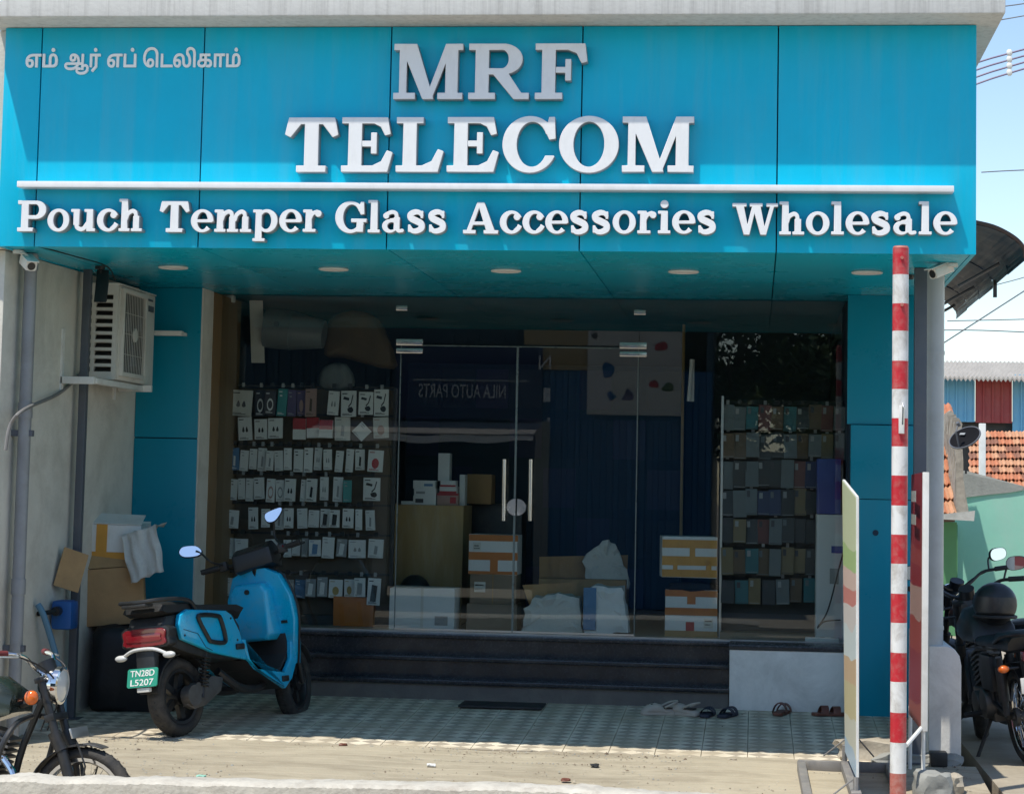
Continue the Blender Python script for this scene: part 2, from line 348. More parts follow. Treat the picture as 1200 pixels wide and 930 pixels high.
def glyph_field(ch, X, Y):
    B = lambda *a: fbox(X, Y, *a); E = lambda *a: fell(X, Y, *a); Q = lambda *p: fpoly(X, Y, p); K = lambda p, a, b=None: fstroke(X, Y, p, a, b)
    U = lambda *f: np.minimum.reduce(f); I = lambda *f: np.maximum.reduce(f); S = lambda a, *b: np.maximum.reduce([a] + [-f for f in b])
    x = 0.72
    if ch == 'M': return 1.26, U(B(.1, 0, .24, 1), B(.94, 0, 1.17, 1), B(0, 0, .40, .12), B(.80, 0, 1.26, .12), B(0, .88, .34, 1), B(.98, .88, 1.26, 1), Q((.10, 1), (.42, 1), (.74, 0), (.53, 0)), Q((.94, 1), (1.08, 1), (.70, 0), (.58, 0)))
    if ch == 'R': return 1.10, U(B(.12, 0, .37, 1), B(0, 0, .49, .12), B(0, .88, .3, 1), S(U(B(.3, .44, .62, 1), E(.62, .72, .36, .28)), B(.37, .56, .60, .88), E(.60, .72, .12, .16)), Q((.42, .47), (.70, .50), (.96, .12), (1.10, .12), (1.10, 0), (.82, 0)))
    if ch == 'F': return .94, U(B(.12, 0, .37, 1), B(0, 0, .50, .12), B(0, .88, .80, 1), Q((.58, 1), (.90, 1), (.94, .67), (.83, .64), (.74, .82), (.58, .88)), B(.37, .47, .60, .58), B(.54, .33, .65, .72))
    if ch == 'T': return .98, U(B(.36, 0, .62, 1), B(.22, 0, .76, .12), B(.09, .87, .89, 1), Q((.0, .68), (.11, .63), (.30, .88), (.30, 1), (.07, 1)), Q((.98, .68), (.87, .63), (.68, .88), (.68, 1), (.91, 1)))
    if ch == 'E': return .93, U(B(.12, 0, .37, 1), B(0, .88, .8, 1), B(0, 0, .8, .12), B(.37, .46, .58, .57), B(.53, .33, .64, .72), Q((.58, 1), (.83, 1), (.89, .69), (.78, .66), (.70, .82), (.58, .88)), Q((.56, 0), (.84, 0), (.93, .36), (.82, .40), (.72, .20), (.56, .12)))
    if ch == 'L': return .86, U(B(.12, 0, .37, 1), B(0, .88, .49, 1), B(0, 0, .7, .12), Q((.46, 0), (.76, 0), (.86, .38), (.75, .42), (.64, .20), (.46, .12)))
    if ch in 'CG':
        r = S(E(.49, .5, .49, .515), E(.53, .5, .27, .40), Q((.56, .5), (1.2, .95), (1.2, .14) if ch == 'C' else (1.2, .5)))
        r = S(r, B(.70, .3, 1.2, .68))
        r = U(r, Q((.66, .86), (.80, .90), (.82, 1.0), (.93, 1.0), (.95, .60), (.83, .58), (.74, .78)))
        if ch == 'G': return 1.02, U(r, B(.70, .03, .92, .42), B(.52, .34, 1.02, .45))
        return .95, r
    if ch == 'O': return 1.06, S(E(.53, .5, .53, .515), E(.53, .5, .27, .40))
    if ch == 'P': return .95, U(B(.12, 0, .36, 1), B(0, 0, .52, .12), B(0, .88, .3, 1), S(U(B(.3, .40, .60, 1), E(.60, .70, .35, .30)), B(.36, .52, .58, .88), E(.58, .70, .13, .18)))
    if ch == 'A': return 1.12, U(Q((.44, 1), (.66, 1), (1.02, .06), (.75, .06)), Q((.44, 1), (.56, 1), (.24, .06), (.10, .06)), B(.28, .28, .78, .38), B(0, 0, .40, .11), B(.66, 0, 1.12, .11))
    if ch == 'W': return 1.42, U(Q((.08, 1), (.34, 1), (.54, 0), (.36, 0)), Q((.64, 1), (.76, 1), (.54, 0), (.40, 0)), Q((.60, 1), (.86, 1), (1.06, 0), (.88, 0)), Q((1.20, 1), (1.33, 1), (1.06, 0), (.94, 0)), B(0, .89, .44, 1), B(.54, .89, .94, 1), B(1.06, .89, 1.42, 1))
    if ch == 'o': return .74, S(E(.37, x / 2, .37, x / 2 + .015), E(.37, x / 2, .165, .26))
    if ch == 'c': return .68, U(S(E(.37, x / 2, .37, x / 2 + .015), E(.40, x / 2, .18, .26), Q((.42, .40), (.9, .62), (.9, .12))), E(.55, .53, .11, .11), Q((.42, .10), (.58, .09), (.68, .24), (.60, .28)))
    if ch == 'e': return .72, U(S(E(.37, x / 2, .37, x / 2 + .015), E(.38, x / 2, .165, .27), Q((.38, .33), (.9, .33), (.9, .14), (.6, .12))), B(.15, .31, .70, .41))
    if ch in 'hmnr':
        s = B(.08, 0, .29, 1.05 if ch == 'h' else x); top = B(0, .95, .2, 1.05) if ch == 'h' else B(0, x - .1, .2, x)
        foot = B(0, 0, .37, .1)
        if ch == 'r': return .60, U(s, top, B(0, 0, .42, .1), K([(.22, .42), (.30, .58), (.44, .65)], .13), E(.49, .59, .11, .11))
        arch = lambda a: U(K([(a + .17, .40), (a + .22, .56), (a + .36, .655), (a + .46, .61), (a + .50, .45)], .12, .14), B(a + .395, 0, a + .605, .50), B(a + .33, 0, a + .70, .1))
        if ch in 'hn': return .78, U(s, top, foot, arch(.08))
        return 1.20, U(s, top, foot, arch(.08), arch(.50))
    if ch == 'u': return .82, U(B(.08, .2, .29, x), B(0, x - .1, .2, x), K([(.19, .30), (.21, .14), (.32, .07), (.44, .10), (.56, .26)], .15, .14), B(.52, 0, .73, x), B(.44, x - .1, .6, x), B(.6, 0, .82, .1))
    if ch == 'p': return .80, U(B(.08, -.30, .29, x), B(0, x - .1, .2, x), B(0, -.30, .40, -.2), S(E(.45, x / 2, .35, x / 2 + .015), E(.42, x / 2, .17, .26)))
    if ch == 'l': return .40, U(B(.09, 0, .31, 1.05), B(0, .95, .2, 1.05), B(0, 0, .40, .1))
    if ch == 'i': return .40, U(B(.09, 0, .31, x), B(0, x - .1, .2, x), B(0, 0, .40, .1), E(.2, .93, .13, .13))
    if ch == 'a': return .76, U(B(.40, .06, .60, .50), K([(.50, .48), (.46, .62), (.33, .66), (.18, .60)], .13), E(.15, .54, .10, .10), S(E(.27, .21, .25, .22), E(.33, .21, .13, .12)), K([(.30, .41), (.42, .43), (.50, .44)], .09), K([(.50, .14), (.56, .06), (.68, .07)], .12))
    if ch == 's': return .64, U(K([(.50, .56), (.42, .645), (.28, .66), (.14, .58), (.16, .46), (.32, .38), (.48, .29), (.50, .15), (.36, .06), (.20, .06), (.12, .17)], .12, .22), B(.46, .46, .55, .70), B(.06, .02, .15, .26))
    return .4, B(.1, 0, .3, .1)

def contours(ch):
    x0, y0 = -.06, -.36; nx, ny = int(1.62 * G), int(1.5 * G)
    gx = x0 + np.arange(nx) / G; gy = y0 + np.arange(ny) / G; X, Y = np.meshgrid(gx, gy)
    w, F = glyph_field(ch, X, Y); return w, trace(F + (.008 if ch.isupper() else .012), gx, gy)
def trace(F, gx, gy):
    G = 1 / (gx[1] - gx[0]); ny, nx = F.shape
    F[F == 0] = 1e-6; ins = F < 0; nxt = {}; pos = {}
    def ed(kind, i, j):
        k = (kind, i, j)
        if k not in pos:
            a = F[j, i]; b = F[j, i + 1] if kind == 0 else F[j + 1, i]; t = a / (a - b)
            pos[k] = (gx[i] + (t / G if kind == 0 else 0), gy[j] + (t / G if kind == 1 else 0))
        return k
    for j in range(ny - 1):
        row = ins[j]; row2 = ins[j + 1]
        if not (row.any() or row2.any()): continue
        for i in range(nx - 1):
            c = row[i] + 2 * row[i + 1] + 4 * row2[i + 1] + 8 * row2[i]
            if c in (0, 15): continue
            b, r, t, l = (0, i, j), (1, i + 1, j), (0, i, j + 1), (1, i, j)
            for a, e in {1: [(b, l)], 2: [(r, b)], 3: [(r, l)], 4: [(t, r)], 5: [(b, l), (t, r)], 6: [(t, b)], 7: [(t, l)], 8: [(l, t)], 9: [(b, t)], 10: [(r, b), (l, t)], 11: [(r, t)], 12: [(l, r)], 13: [(b, r)], 14: [(l, b)]}[int(c)]:
                nxt[ed(*a)] = ed(*e)
    loops = []
    while nxt:
        s = next(iter(nxt)); lp = []; k = s
        while k in nxt: lp.append(pos[k]); k = nxt.pop(k)
        if len(lp) > 6: loops.append(simplify(lp))
    return loops
def simplify(lp, tol=.002):
    def dp(a):
        if len(a) < 3: return a
        p, q = np.array(a[0]), np.array(a[-1]); d = q - p; L = np.hypot(*d)
        pts = np.array(a[1:-1]) - p
        ds = np.abs(pts[:, 0] * d[1] - pts[:, 1] * d[0]) / L if L > 1e-9 else np.hypot(pts[:, 0], pts[:, 1])
        k = int(ds.argmax())
        if ds[k] < tol: return [a[0], a[-1]]
        return dp(a[:k + 2])[:-1] + dp(a[k + 1:])
    h = len(lp) // 2
    return dp(lp[:h + 1])[:-1] + dp(lp[h:] + [lp[0]])[:-1]
GL = {}
def curve_mesh(cu, name):
    o = bpy.data.objects.new('tmp', cu); COL.objects.link(o)
    dg = bpy.context.evaluated_depsgraph_get(); dg.update()
    me = bpy.data.meshes.new_from_object(o.evaluated_get(dg)); bpy.data.objects.remove(o); me.name = name
    return me
def letter_mesh(ch, sx, sy, depth):
    if ch not in GL: GL[ch] = contours(ch)
    w, loops = GL[ch]
    cu = bpy.data.curves.new('letter', 'CURVE'); cu.dimensions = '2D'; cu.fill_mode = 'BOTH'; cu.extrude = depth / 2 - .002; cu.bevel_depth = .002; cu.bevel_resolution = 0
    for lp in loops:
        sp = cu.splines.new('POLY'); sp.points.add(len(lp) - 1); sp.use_cyclic_u = True
        for p, (a, b) in zip(sp.points, lp): p.co = (a * sx, b * sy, 0, 1)
    me = curve_mesh(cu, 'letter')
    me.transform(Matrix(((1, 0, 0, 0), (0, 0, -1, -depth / 2), (0, 1, 0, 0), (0, 0, 0, 1))))
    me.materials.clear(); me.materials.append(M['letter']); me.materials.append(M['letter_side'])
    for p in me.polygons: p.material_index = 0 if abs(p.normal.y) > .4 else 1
    return me
def text_mesh(body, size, depth, m, name='lettering', offset=0.0):
    cu = bpy.data.curves.new('txt', 'FONT'); cu.body = body; cu.size = size; cu.extrude = depth / 2; cu.offset = offset
    me = curve_mesh(cu, name); me.transform(Matrix(((1, 0, 0, 0), (0, 0, -1, -depth / 2), (0, 1, 0, 0), (0, 0, 0, 1))))
    me.materials.clear(); me.materials.append(m)
    return me
def text_fit(body, x0, x1, z0, z1, y, depth, m, parent, name='lettering', offset=0.0):
    me = text_mesh(body, 1, depth, m, name, offset)
    co = np.array([v.co for v in me.vertices]); a = co.min(0); b = co.max(0)
    sx = (x1 - x0) / (b[0] - a[0]); sz = (z1 - z0) / (b[2] - a[2])
    me.transform(Matrix(((sx, 0, 0, x0 - a[0] * sx), (0, 1, 0, y), (0, 0, sz, z0 - a[2] * sz), (0, 0, 0, 1))))
    if parent: me.transform(Matrix.Translation(-world_loc(parent)))
    return link(me, name, parent)

def bold_text_loops(body, bold, g=90):
    # outlines of a text, joined by winding number on a grid so overlapping strokes merge, then thickened
    cu = bpy.data.curves.new('t', 'FONT'); cu.body = body; cu.size = 1; o = bpy.data.objects.new('t', cu); COL.objects.link(o)
    dg = bpy.context.evaluated_depsgraph_get(); dg.update(); c2 = o.to_curve(dg)
    polys = []
    for sp in c2.splines:
        bp = sp.bezier_points; n = len(bp); pl = []
        for i in range(n):
            p0, p1, p2, p3 = bp[i].co, bp[i].handle_right, bp[(i + 1) % n].handle_left, bp[(i + 1) % n].co
            for k in range(6):
                t = k / 6; q = p0 * (1 - t) ** 3 + p1 * 3 * t * (1 - t) ** 2 + p2 * 3 * t * t * (1 - t) + p3 * t ** 3; pl.append((q.x, q.y))
        polys.append(pl)
    o.to_curve_clear(); bpy.data.objects.remove(o)
    al = np.array([p for pl in polys for p in pl]); a = al.min(0) - .1; b = al.max(0) + .1
    gx = np.arange(a[0], b[0], 1 / g); gy = np.arange(a[1], b[1], 1 / g); X, Y = np.meshgrid(gx, gy); d = np.full(X.shape, 1e9); w = np.zeros(X.shape)
    for pl in polys:
        for i in range(len(pl)):
            ax_, ay = pl[i - 1]; bx, by = pl[i]; ex, ey = bx - ax_, by - ay; L2 = ex * ex + ey * ey
            if L2 < 1e-14: continue
            t = np.clip(((X - ax_) * ex + (Y - ay) * ey) / L2, 0, 1); d = np.minimum(d, (X - ax_ - ex * t) ** 2 + (Y - ay - ey * t) ** 2)
            s = ex * (Y - ay) - ey * (X - ax_)
            w += ((ay <= Y) & (by > Y) & (s > 0)) * 1.0 - ((ay > Y) & (by <= Y) & (s < 0)) * 1.0
    F = np.where(np.abs(w) > .5, -1, 1) * np.sqrt(d) - bold
    return trace(F, gx, gy)
def loops_mesh(loops, sx, sy, ox, oy, depth, m, name):
    cu = bpy.data.curves.new(name, 'CURVE'); cu.dimensions = '2D'; cu.fill_mode = 'BOTH'; cu.extrude = depth / 2
    for lp in loops:
        sp = cu.splines.new('POLY'); sp.points.add(len(lp) - 1); sp.use_cyclic_u = True
        for p, (a, b) in zip(sp.points, lp): p.co = (ox + a * sx, oy + b * sy, 0, 1)
    me = curve_mesh(cu, name); me.transform(Matrix(((1, 0, 0, 0), (0, 0, -1, -depth / 2), (0, 1, 0, 0), (0, 0, 0, 1))))
    me.materials.clear(); me.materials.append(m); return me

# ================================================================== THE SETTING: ground, road, apron, pad
YF, YC, YG = 13.5, 16.4, 16.95                 # fascia front, column front, glass
XL, XR = -4.85, 1.33                           # fascia ends
ZS, ZT, ZFL = 3.085, 4.505, 0.47               # soffit, fascia top, shop floor
def gz(Y):                                     # height of the sloping forecourt at distance Y
    if Y > 14.35: return -(16.45 - Y) * 0.045
    if Y > 12.75: return -0.0945 - (14.35 - Y) * 0.05
    return -0.53
g = MB(); g.quad([Vector((-300, -300, -0.60)), Vector((300, -300, -0.60)), Vector((300, 300, -0.60)), Vector((-300, 300, -0.60))])
structure(g.build('ground', M['dust']))
r = MB(); r.box(-60, 60, 0.6, 12.75, -0.75, -0.53); structure(r.build('road', M['road']))
r = MB(); r.box(-60, 60, -3.2, 0.6, -0.75, -0.42); structure(r.build('pavement', M['rough_conc']))
# concrete forecourt with scored lines, sloping to the road
pad = MB(); ys = []
y = 12.75
while y < 14.36:
    ys += [(y, 0), (y + .15, 0), (y + .158, -.007), (y + .166, -.007), (y + .174, 0)]; y += .1745
ys = [p for p in ys if p[0] < 14.34] + [(14.35, 0)]
def wav(x, y): return 0.006 * math.sin(x * 2.1 + y) + 0.004 * math.sin(x * 5.3 - y * 3)
xs = [-6 + i * .25 for i in range(0, 30)] + [1.42]
top = [[Vector((x, y + 0.02 * math.sin(x * 1.3 + y * 2), gz(max(y, 12.76)) + d + wav(x, y))) for x in xs] for y, d in ys]
V = [[pad.bm.verts.new(p) for p in row] for row in top]
for a, b in zip(V[:-1], V[1:]):
    for i in range(len(xs) - 1): pad._f([a[i], a[i + 1], b[i + 1], b[i]])
lo = [pad.bm.verts.new(Vector((x, 12.70, -0.62))) for x in xs]
for i in range(len(xs) - 1): pad._f([lo[i], lo[i + 1], V[0][i + 1], V[0][i]])
lr = [pad.bm.verts.new(Vector((1.46, y, -0.62))) for y, d in ys]
for i in range(len(ys) - 1): pad._f([V[i][-1], lr[i], lr[i + 1], V[i + 1][-1]])
structure(pad.build('concrete_forecourt', M['concrete'], smooth=True, ang=25))
# paved apron: each paving tile a piece of its own
ap = MB(); ap.loft([[Vector((-4.83, 14.35, gz(14.36) - .012)), Vector((1.28, 14.35, gz(14.36) - .012)), Vector((1.28, 16.95, gz(16.95) - .012)), Vector((-4.83, 16.95, gz(16.95) - .012))][::-1],
                    [Vector((-4.83, 14.35, -.65)), Vector((1.28, 14.35, -.65)), Vector((1.28, 16.95, -.65)), Vector((-4.83, 16.95, -.65))][::-1]])
apron = structure(ap.build('tiled_apron', M['rough_conc']))
TS = 0.30
tl = MB(); tl.box(-TS / 2 + .002, TS / 2 - .002, -TS / 2 + .002, TS / 2 - .002, -.012, 0)
me = tl.build('tile', M['paving'], bevel=.002, seg=1); tme = me.data; bpy.data.objects.remove(me)
nx = 20; ny = 8
for i in range(nx):
    for j in range(ny):
        o = link(tme, 'tile', apron)
        yy = 14.35 + .155 + j * TS; xx = -4.83 + .155 + i * TS + .0
        o.location = (xx, yy, gz(yy) + .001 + random.uniform(-.0006, .0006)); o.rotation_euler = (R(2.58), random.uniform(-.001, .001), 0)

# ================================================================== THE SHOP
shop = thing('shop_building', 'single storey phone accessory shop clad in glossy blue panels with a glass front', 'shop', ((XL + XR) / 2, YC, 0))
def part(mb, name, m, **k): return mb.build(name, m, shop, **k)
seam = [X_(p, YF, 160) for p in (45, 236, 456, 681, 911)]
edges = [XL] + seam + [XR]
b = MB(); b.box(XL + .01, XR - .01, YF + .03, YF + .10, ZS + .02, ZT - .01); part(b, 'fascia_backing', M['joint'])
for a, c in zip(edges[:-1], edges[1:]):
    b = MB(); b.box(a + (.004 if a != XL else 0), c - (.004 if c != XR else 0), YF, YF + .028, ZS, ZT)
    part(b, 'fascia_panel', M['blue'], bevel=.003)
b = MB(); b.box(XR - .028, XR, YF + .031, 16.95, ZS + .002, ZT - .002); part(b, 'side_panel', M['blue'])
b = MB(); b.box(XL, XL + .028, YF + .031, 16.95, ZS + .002, ZT - .002); part(b, 'side_panel', M['blue'])
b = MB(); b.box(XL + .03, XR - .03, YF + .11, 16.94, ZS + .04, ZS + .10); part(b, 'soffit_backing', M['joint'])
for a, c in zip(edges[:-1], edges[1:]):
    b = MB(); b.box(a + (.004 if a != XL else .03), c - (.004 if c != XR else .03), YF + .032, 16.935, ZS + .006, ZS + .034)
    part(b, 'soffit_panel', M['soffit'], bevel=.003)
b = MB(); b.box(-4.93, 1.47, 13.18, 21.2, ZT + .004, ZT + .30); part(b, 'roof_slab', M['slab'], bevel=.012)
b = MB(); b.box(-4.93, 1.47, 13.30, 13.42, ZT + .302, ZT + .75); part(b, 'roof_parapet', M['slab'], bevel=.01)
# side wall on the left, end face to the street
def wx(Y): return -4.745 - (16.4 - Y) * 0.0466        # inner face of the left wall, splayed to the street
b = MB(); b.prism([(-5.60, 13.72), (wx(13.72), 13.72), (-4.745, 16.4), (-4.745, 21.0), (-5.60, 21.0)], 'z', -.6, ZS); part(b, 'left_wall', M['plaster'], bevel=.015)
b = MB(); b.box(-5.60, -4.87, 13.60, 21.0, ZS + .003, ZT); part(b, 'left_wall', M['plaster'])
# left and right blue columns made of stacked panels
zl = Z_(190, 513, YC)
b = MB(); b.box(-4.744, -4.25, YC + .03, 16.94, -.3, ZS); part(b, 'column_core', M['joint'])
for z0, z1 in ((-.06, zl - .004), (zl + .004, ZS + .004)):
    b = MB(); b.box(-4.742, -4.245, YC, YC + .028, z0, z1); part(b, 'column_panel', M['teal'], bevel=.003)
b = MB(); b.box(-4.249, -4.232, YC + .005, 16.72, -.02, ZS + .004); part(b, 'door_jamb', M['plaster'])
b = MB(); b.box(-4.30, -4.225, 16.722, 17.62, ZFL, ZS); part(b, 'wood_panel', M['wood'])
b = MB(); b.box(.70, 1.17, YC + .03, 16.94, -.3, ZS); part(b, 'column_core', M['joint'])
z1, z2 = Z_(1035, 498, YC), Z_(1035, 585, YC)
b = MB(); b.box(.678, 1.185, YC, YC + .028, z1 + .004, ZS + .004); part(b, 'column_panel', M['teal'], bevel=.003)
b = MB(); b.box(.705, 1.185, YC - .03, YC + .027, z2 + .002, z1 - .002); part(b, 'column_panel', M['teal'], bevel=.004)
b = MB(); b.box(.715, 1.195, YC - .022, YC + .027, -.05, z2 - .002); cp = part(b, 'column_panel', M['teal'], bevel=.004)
q = P(1026, 624, YC - .022); b = MB(); b.cyl(q + Vector((0, -.004, 0)), q + Vector((0, .02, 0)), .022); b.build('pipe_hole', M['joint'], cp)
M['cement_d'] = mat('dark_cement', (.13, .12, .11), .9, var=.15, nscale=4, dirt=(.26, .24, .2), dirt_amt=.5, dirt_scale=2.5, bump=.3)
# steps, plinth, floor
for i, (z0, z1, ya) in enumerate(((-.05, .155, 16.5), (.155, .312, 16.69), (.312, ZFL, 16.87))):
    b = MB(); b.box(-4.23, -.175, ya + .018, 17.05, z0, z1 - .034); st = part(b, 'step', M['granite'] if i else M['cement_d'])
    b = MB(); b.box(-4.23, -.170 + .01 * i, ya - .012, 17.05, z1 - .033, z1); b.build('tread', M['granite'], st, bevel=.008)
zp = Z_(920, 757, 16.5)
b = MB(); b.box(-.169, .704, 16.48, 17.05, -.05, zp - .032); part(b, 'white_plinth', M['plinth'], bevel=.01, jitter=.002)
b = MB(); b.box(-.175, .702, 16.47, 16.90, zp - .03, zp + .004); part(b, 'plinth_cap', M['granite'], bevel=.006)
b = MB(); b.box(-4.23, .70, 17.052, 21.0, ZFL - .3, ZFL); part(b, 'floor', M['intfloor'])
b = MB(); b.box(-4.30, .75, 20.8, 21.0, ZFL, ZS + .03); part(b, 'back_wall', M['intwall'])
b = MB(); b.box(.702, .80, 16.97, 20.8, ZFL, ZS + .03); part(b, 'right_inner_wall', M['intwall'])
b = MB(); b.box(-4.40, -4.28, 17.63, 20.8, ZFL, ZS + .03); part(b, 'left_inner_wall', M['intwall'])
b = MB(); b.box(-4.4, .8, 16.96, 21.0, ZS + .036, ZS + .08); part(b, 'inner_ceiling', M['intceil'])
# glass front
XD0, XDC, XD1 = -2.775, -1.85, -.905
zd = Z_(608, 405, YG)
M['edge'] = mat('glass_edge', (.16, .20, .20), .3, .3, var=.05)
def pane(x0, x1, z0, z1, nm, parent=shop, y=YG):
    b = MB(); b.box(x0, x1, y, y + .010, z0, z1); return b.build(nm, M['glass'], parent)
b = MB(); b.box(-4.225, .70, YG - .008, YG + .018, ZFL + .001, ZFL + .016); part(b, 'bottom_channel', M['alu'])
pl = pane(-4.22, XD0 - .006, ZFL + .018, ZS, 'window_pane')
pr_ = pane(XD1 + .006, .675, ZFL + .018, ZS, 'window_pane')
pt = pane(XD0 - .002, XD1 + .002, zd + .008, ZS, 'window_pane')
def fit(px, py, w, h, parent, y=YG):
    q = P(px, py, y); b = MB(); b.box(q.x - w / 2, q.x + w / 2, y - .012, y + .022, q.z - h / 2, q.z + h / 2)
    return b.build('patch_fitting', M['steel'], parent, bevel=.003)
for px, py, p_ in ((472, 319, pt), (471, 361, pt), (751, 320, pt), (750, 366, pt)): fit(px, py, .09, .04, p_)
for px, a, b_ in ((480, 401, 411), (742, 405, 414)):
    fit(px, a, .21, .05, pt)
for x0, x1, hx, cx in ((XD0 + .002, XDC - .004, 480, 591), (XDC + .004, XD1 - .002, 742, 622)):
    dr = pane(x0, x1, ZFL + .02, zd - .006, 'door')
    for xe in (x0, x1):
        b = MB(); b.box(xe - .004, xe + .004, YG - .002, YG + .0125, ZFL + .02, zd - .006); b.build('edge_strip', M['edge'], dr)
    b = MB(); b.box(x0, x1, YG - .002, YG + .012, zd - .012, zd - .004); b.build('edge_strip', M['edge'], dr)
    b = MB(); b.box(x0, x1, YG - .006, YG + .016, ZFL + .02, ZFL + .035); b.build('bottom_rail', M['alu'], dr)
    fit(hx, 411 if hx < 600 else 415, .21, .04, dr)
    a = P(cx, 538, YG - .07); c = P(cx - 1, 610, YG - .07)
    b = MB(); b.cyl(a, c, .017, n=16)
    for k in (.12, .88):
        m_ = a.lerp(c, k); b.cyl(m_, m_ + Vector((0, .068, 0)), .008, n=8)
    b.build('handle', M['steel'], dr, smooth=True)
    lk = P(605, 594, YG - .02); s_ = -1 if hx < 600 else 1
    b = MB(); b.prism([(lk.x + s_ * (.006 + .07 * math.sin(t)), lk.z + .065 * math.cos(t)) for t in [math.pi * k / 12 for k in range(13)]], 'y', YG - .02, YG - .001)
    b.build('lock_plate', M['steel'], dr, smooth=True)
# door closing strip of adhesive tape on the panes near the bottom stays real: frosted film
# ceiling lights in the soffit
for i, (px, py) in enumerate(((203, 313), (391, 315), (593, 317), (801, 318), (1016, 319))):
    q = PZ(px, py, ZS)
    t = thing('ceiling_light', '', 'light', (q.x, q.y, ZS), group='round ceiling lights in the blue soffit')
    t['label'] = ['round recessed light over the air conditioner, leftmost in the blue soffit', 'round recessed light above the left glass pane', 'round recessed light above the glass doors', 'round recessed light above the right glass pane', 'round recessed light over the right blue column'][i]
    b = MB(); b.lathe([(.085, .004), (.10, .004), (.105, -.004), (.10, -.010), (.085, -.010), (.085, .004)], T((0, 0, 0))); b.build('trim_ring', M['whitep'], t, local=True, smooth=True)
    b = MB(); b.lathe([(.0, -.006), (.084, -.006), (.084, .002), (.0, .002)], T((0, 0, 0))); b.build('lens', M['white'], t, local=True)

# ================================================================== THE SIGN
sign = thing('shop_sign', 'raised white shop name and slogan lettering on the blue fascia', 'sign', (-1.76, YF, 3.9))
DEP = .085
def put_letters(txt, px0, px1, py_top, py_base, widths=None, gap=.07):
    yl = YF - .004 - DEP * .8; a = P(px0, py_base, yl); c = P(px1, py_base, yl); h = P(px0, py_top, yl).z - a.z
    adv = []
    for ch in txt:
        if ch not in GL: GL[ch] = contours(ch)
        adv.append(GL[ch][0])
    total = sum(adv) + gap * (len(txt) - 1); sx = (c.x - a.x) / total; x = a.x
    cache = {}
    for ch, w in zip(txt, adv):
        if ch not in cache: cache[ch] = letter_mesh(ch, sx, h, DEP)
        o = link(cache[ch], 'letter', sign)
        z = a.z + (c.z - a.z) * (x - a.x) / (c.x - a.x)
        o.location = Vector((x, YF - .004, z)) - sign.location; x += (w + gap) * sx
put_letters('MRF', 461, 688, 52, 117, gap=.10)
put_letters('TELECOM', 333, 813, 138, 202, gap=.055)
for w, a, c in (('Pouch', 21, 167), ('Temper', 187, 377), ('Glass', 393, 524), ('Accessories', 543, 840), ('Wholesale', 858, 1121)):
    k = (a + c) / 2
    put_letters(w, a, c, 235 + 4 * (k / 1150), 271 + 5 * (k / 1150), gap=.045)
a = P(27, 221, YF); c = P(1116, 226, YF)
b = MB(); b.box(a.x, c.x, YF - .12, YF - .001, (a.z + c.z) / 2 - .008, (a.z + c.z) / 2 + .030); b.build('sign_bar', M['letter'], sign, bevel=.003)
tz0, tz1 = P(30, 79, YF).z, P(30, 57, YF).z; tsz = None
for body, px0, px1 in (('எம்', 30.5, 68), ('ஆர்', 76, 118), ('எப்', 126, 160), ('ெடலிகாம்', 168, 282)):
    lps = bold_text_loops(body, .020); co = np.array([p for lp in lps for p in lp]); a = co.min(0); c = co.max(0)
    if tsz is None: tsz = (tz1 - tz0) / c[1]
    X0, X1 = P(px0, 79, YF).x, P(px1, 79, YF).x; sx = (X1 - X0) / (c[0] - a[0])
    me = loops_mesh(lps, sx, tsz, X0 - a[0] * sx, tz0, .012, M['bright'], 'tamil_word'); me.transform(Matrix.Translation(Vector((0, YF - .001, 0)) - sign.location)); link(me, 'tamil_word', sign)

# ================================================================== FIXTURES ON THE FRONT
# leaning grey post
a = P(104, 301, 15.05); c = P(83, 838, 15.05); c.z = gz(15.05); a.z = ZS + .01
t = thing('support_post', 'dark grey square steel post in front of the air conditioner', 'post', c)
b = MB(); w = .028
b.loft([[p + Vector((dx * w, dy * w, 0)) for dx, dy in ((-1, -1), (1, -1), (1, 1), (-1, 1))] for p in (c, a)]); b.build('shaft', M['gpost'], t, bevel=.006)
b = MB(); b.box(c.x - .07, c.x + .07, c.y - .07, c.y + .07, c.z, c.z + .008); b.build('base_plate', M['gpost'], t)
# drain pipe on the end of the left wall
t = thing('drain_pipe', 'grey plastic drain pipe down the end of the left wall', 'pipe', (-4.775, 13.95, -.1))
a = Vector((-4.775, 13.95, ZS)); c = Vector((-4.775, 13.95, -.1))
b = MB(); b.cyl(c, a, .042, n=20); b.build('pipe', M['pvc'], t, smooth=True)
for z in (ZS - .06, 2.05, .9): b = MB(); b.cyl((-4.775, 13.95, z - .05), (-4.775, 13.95, z + .05), .048, n=20); b.build('collar', M['pvc'], t, smooth=True)
for z in (1.9, .5): b = MB(); b.box(-4.86, -4.715, 13.93, 13.97, z - .02, z + .02); b.build('clamp', M['gpost'], t)
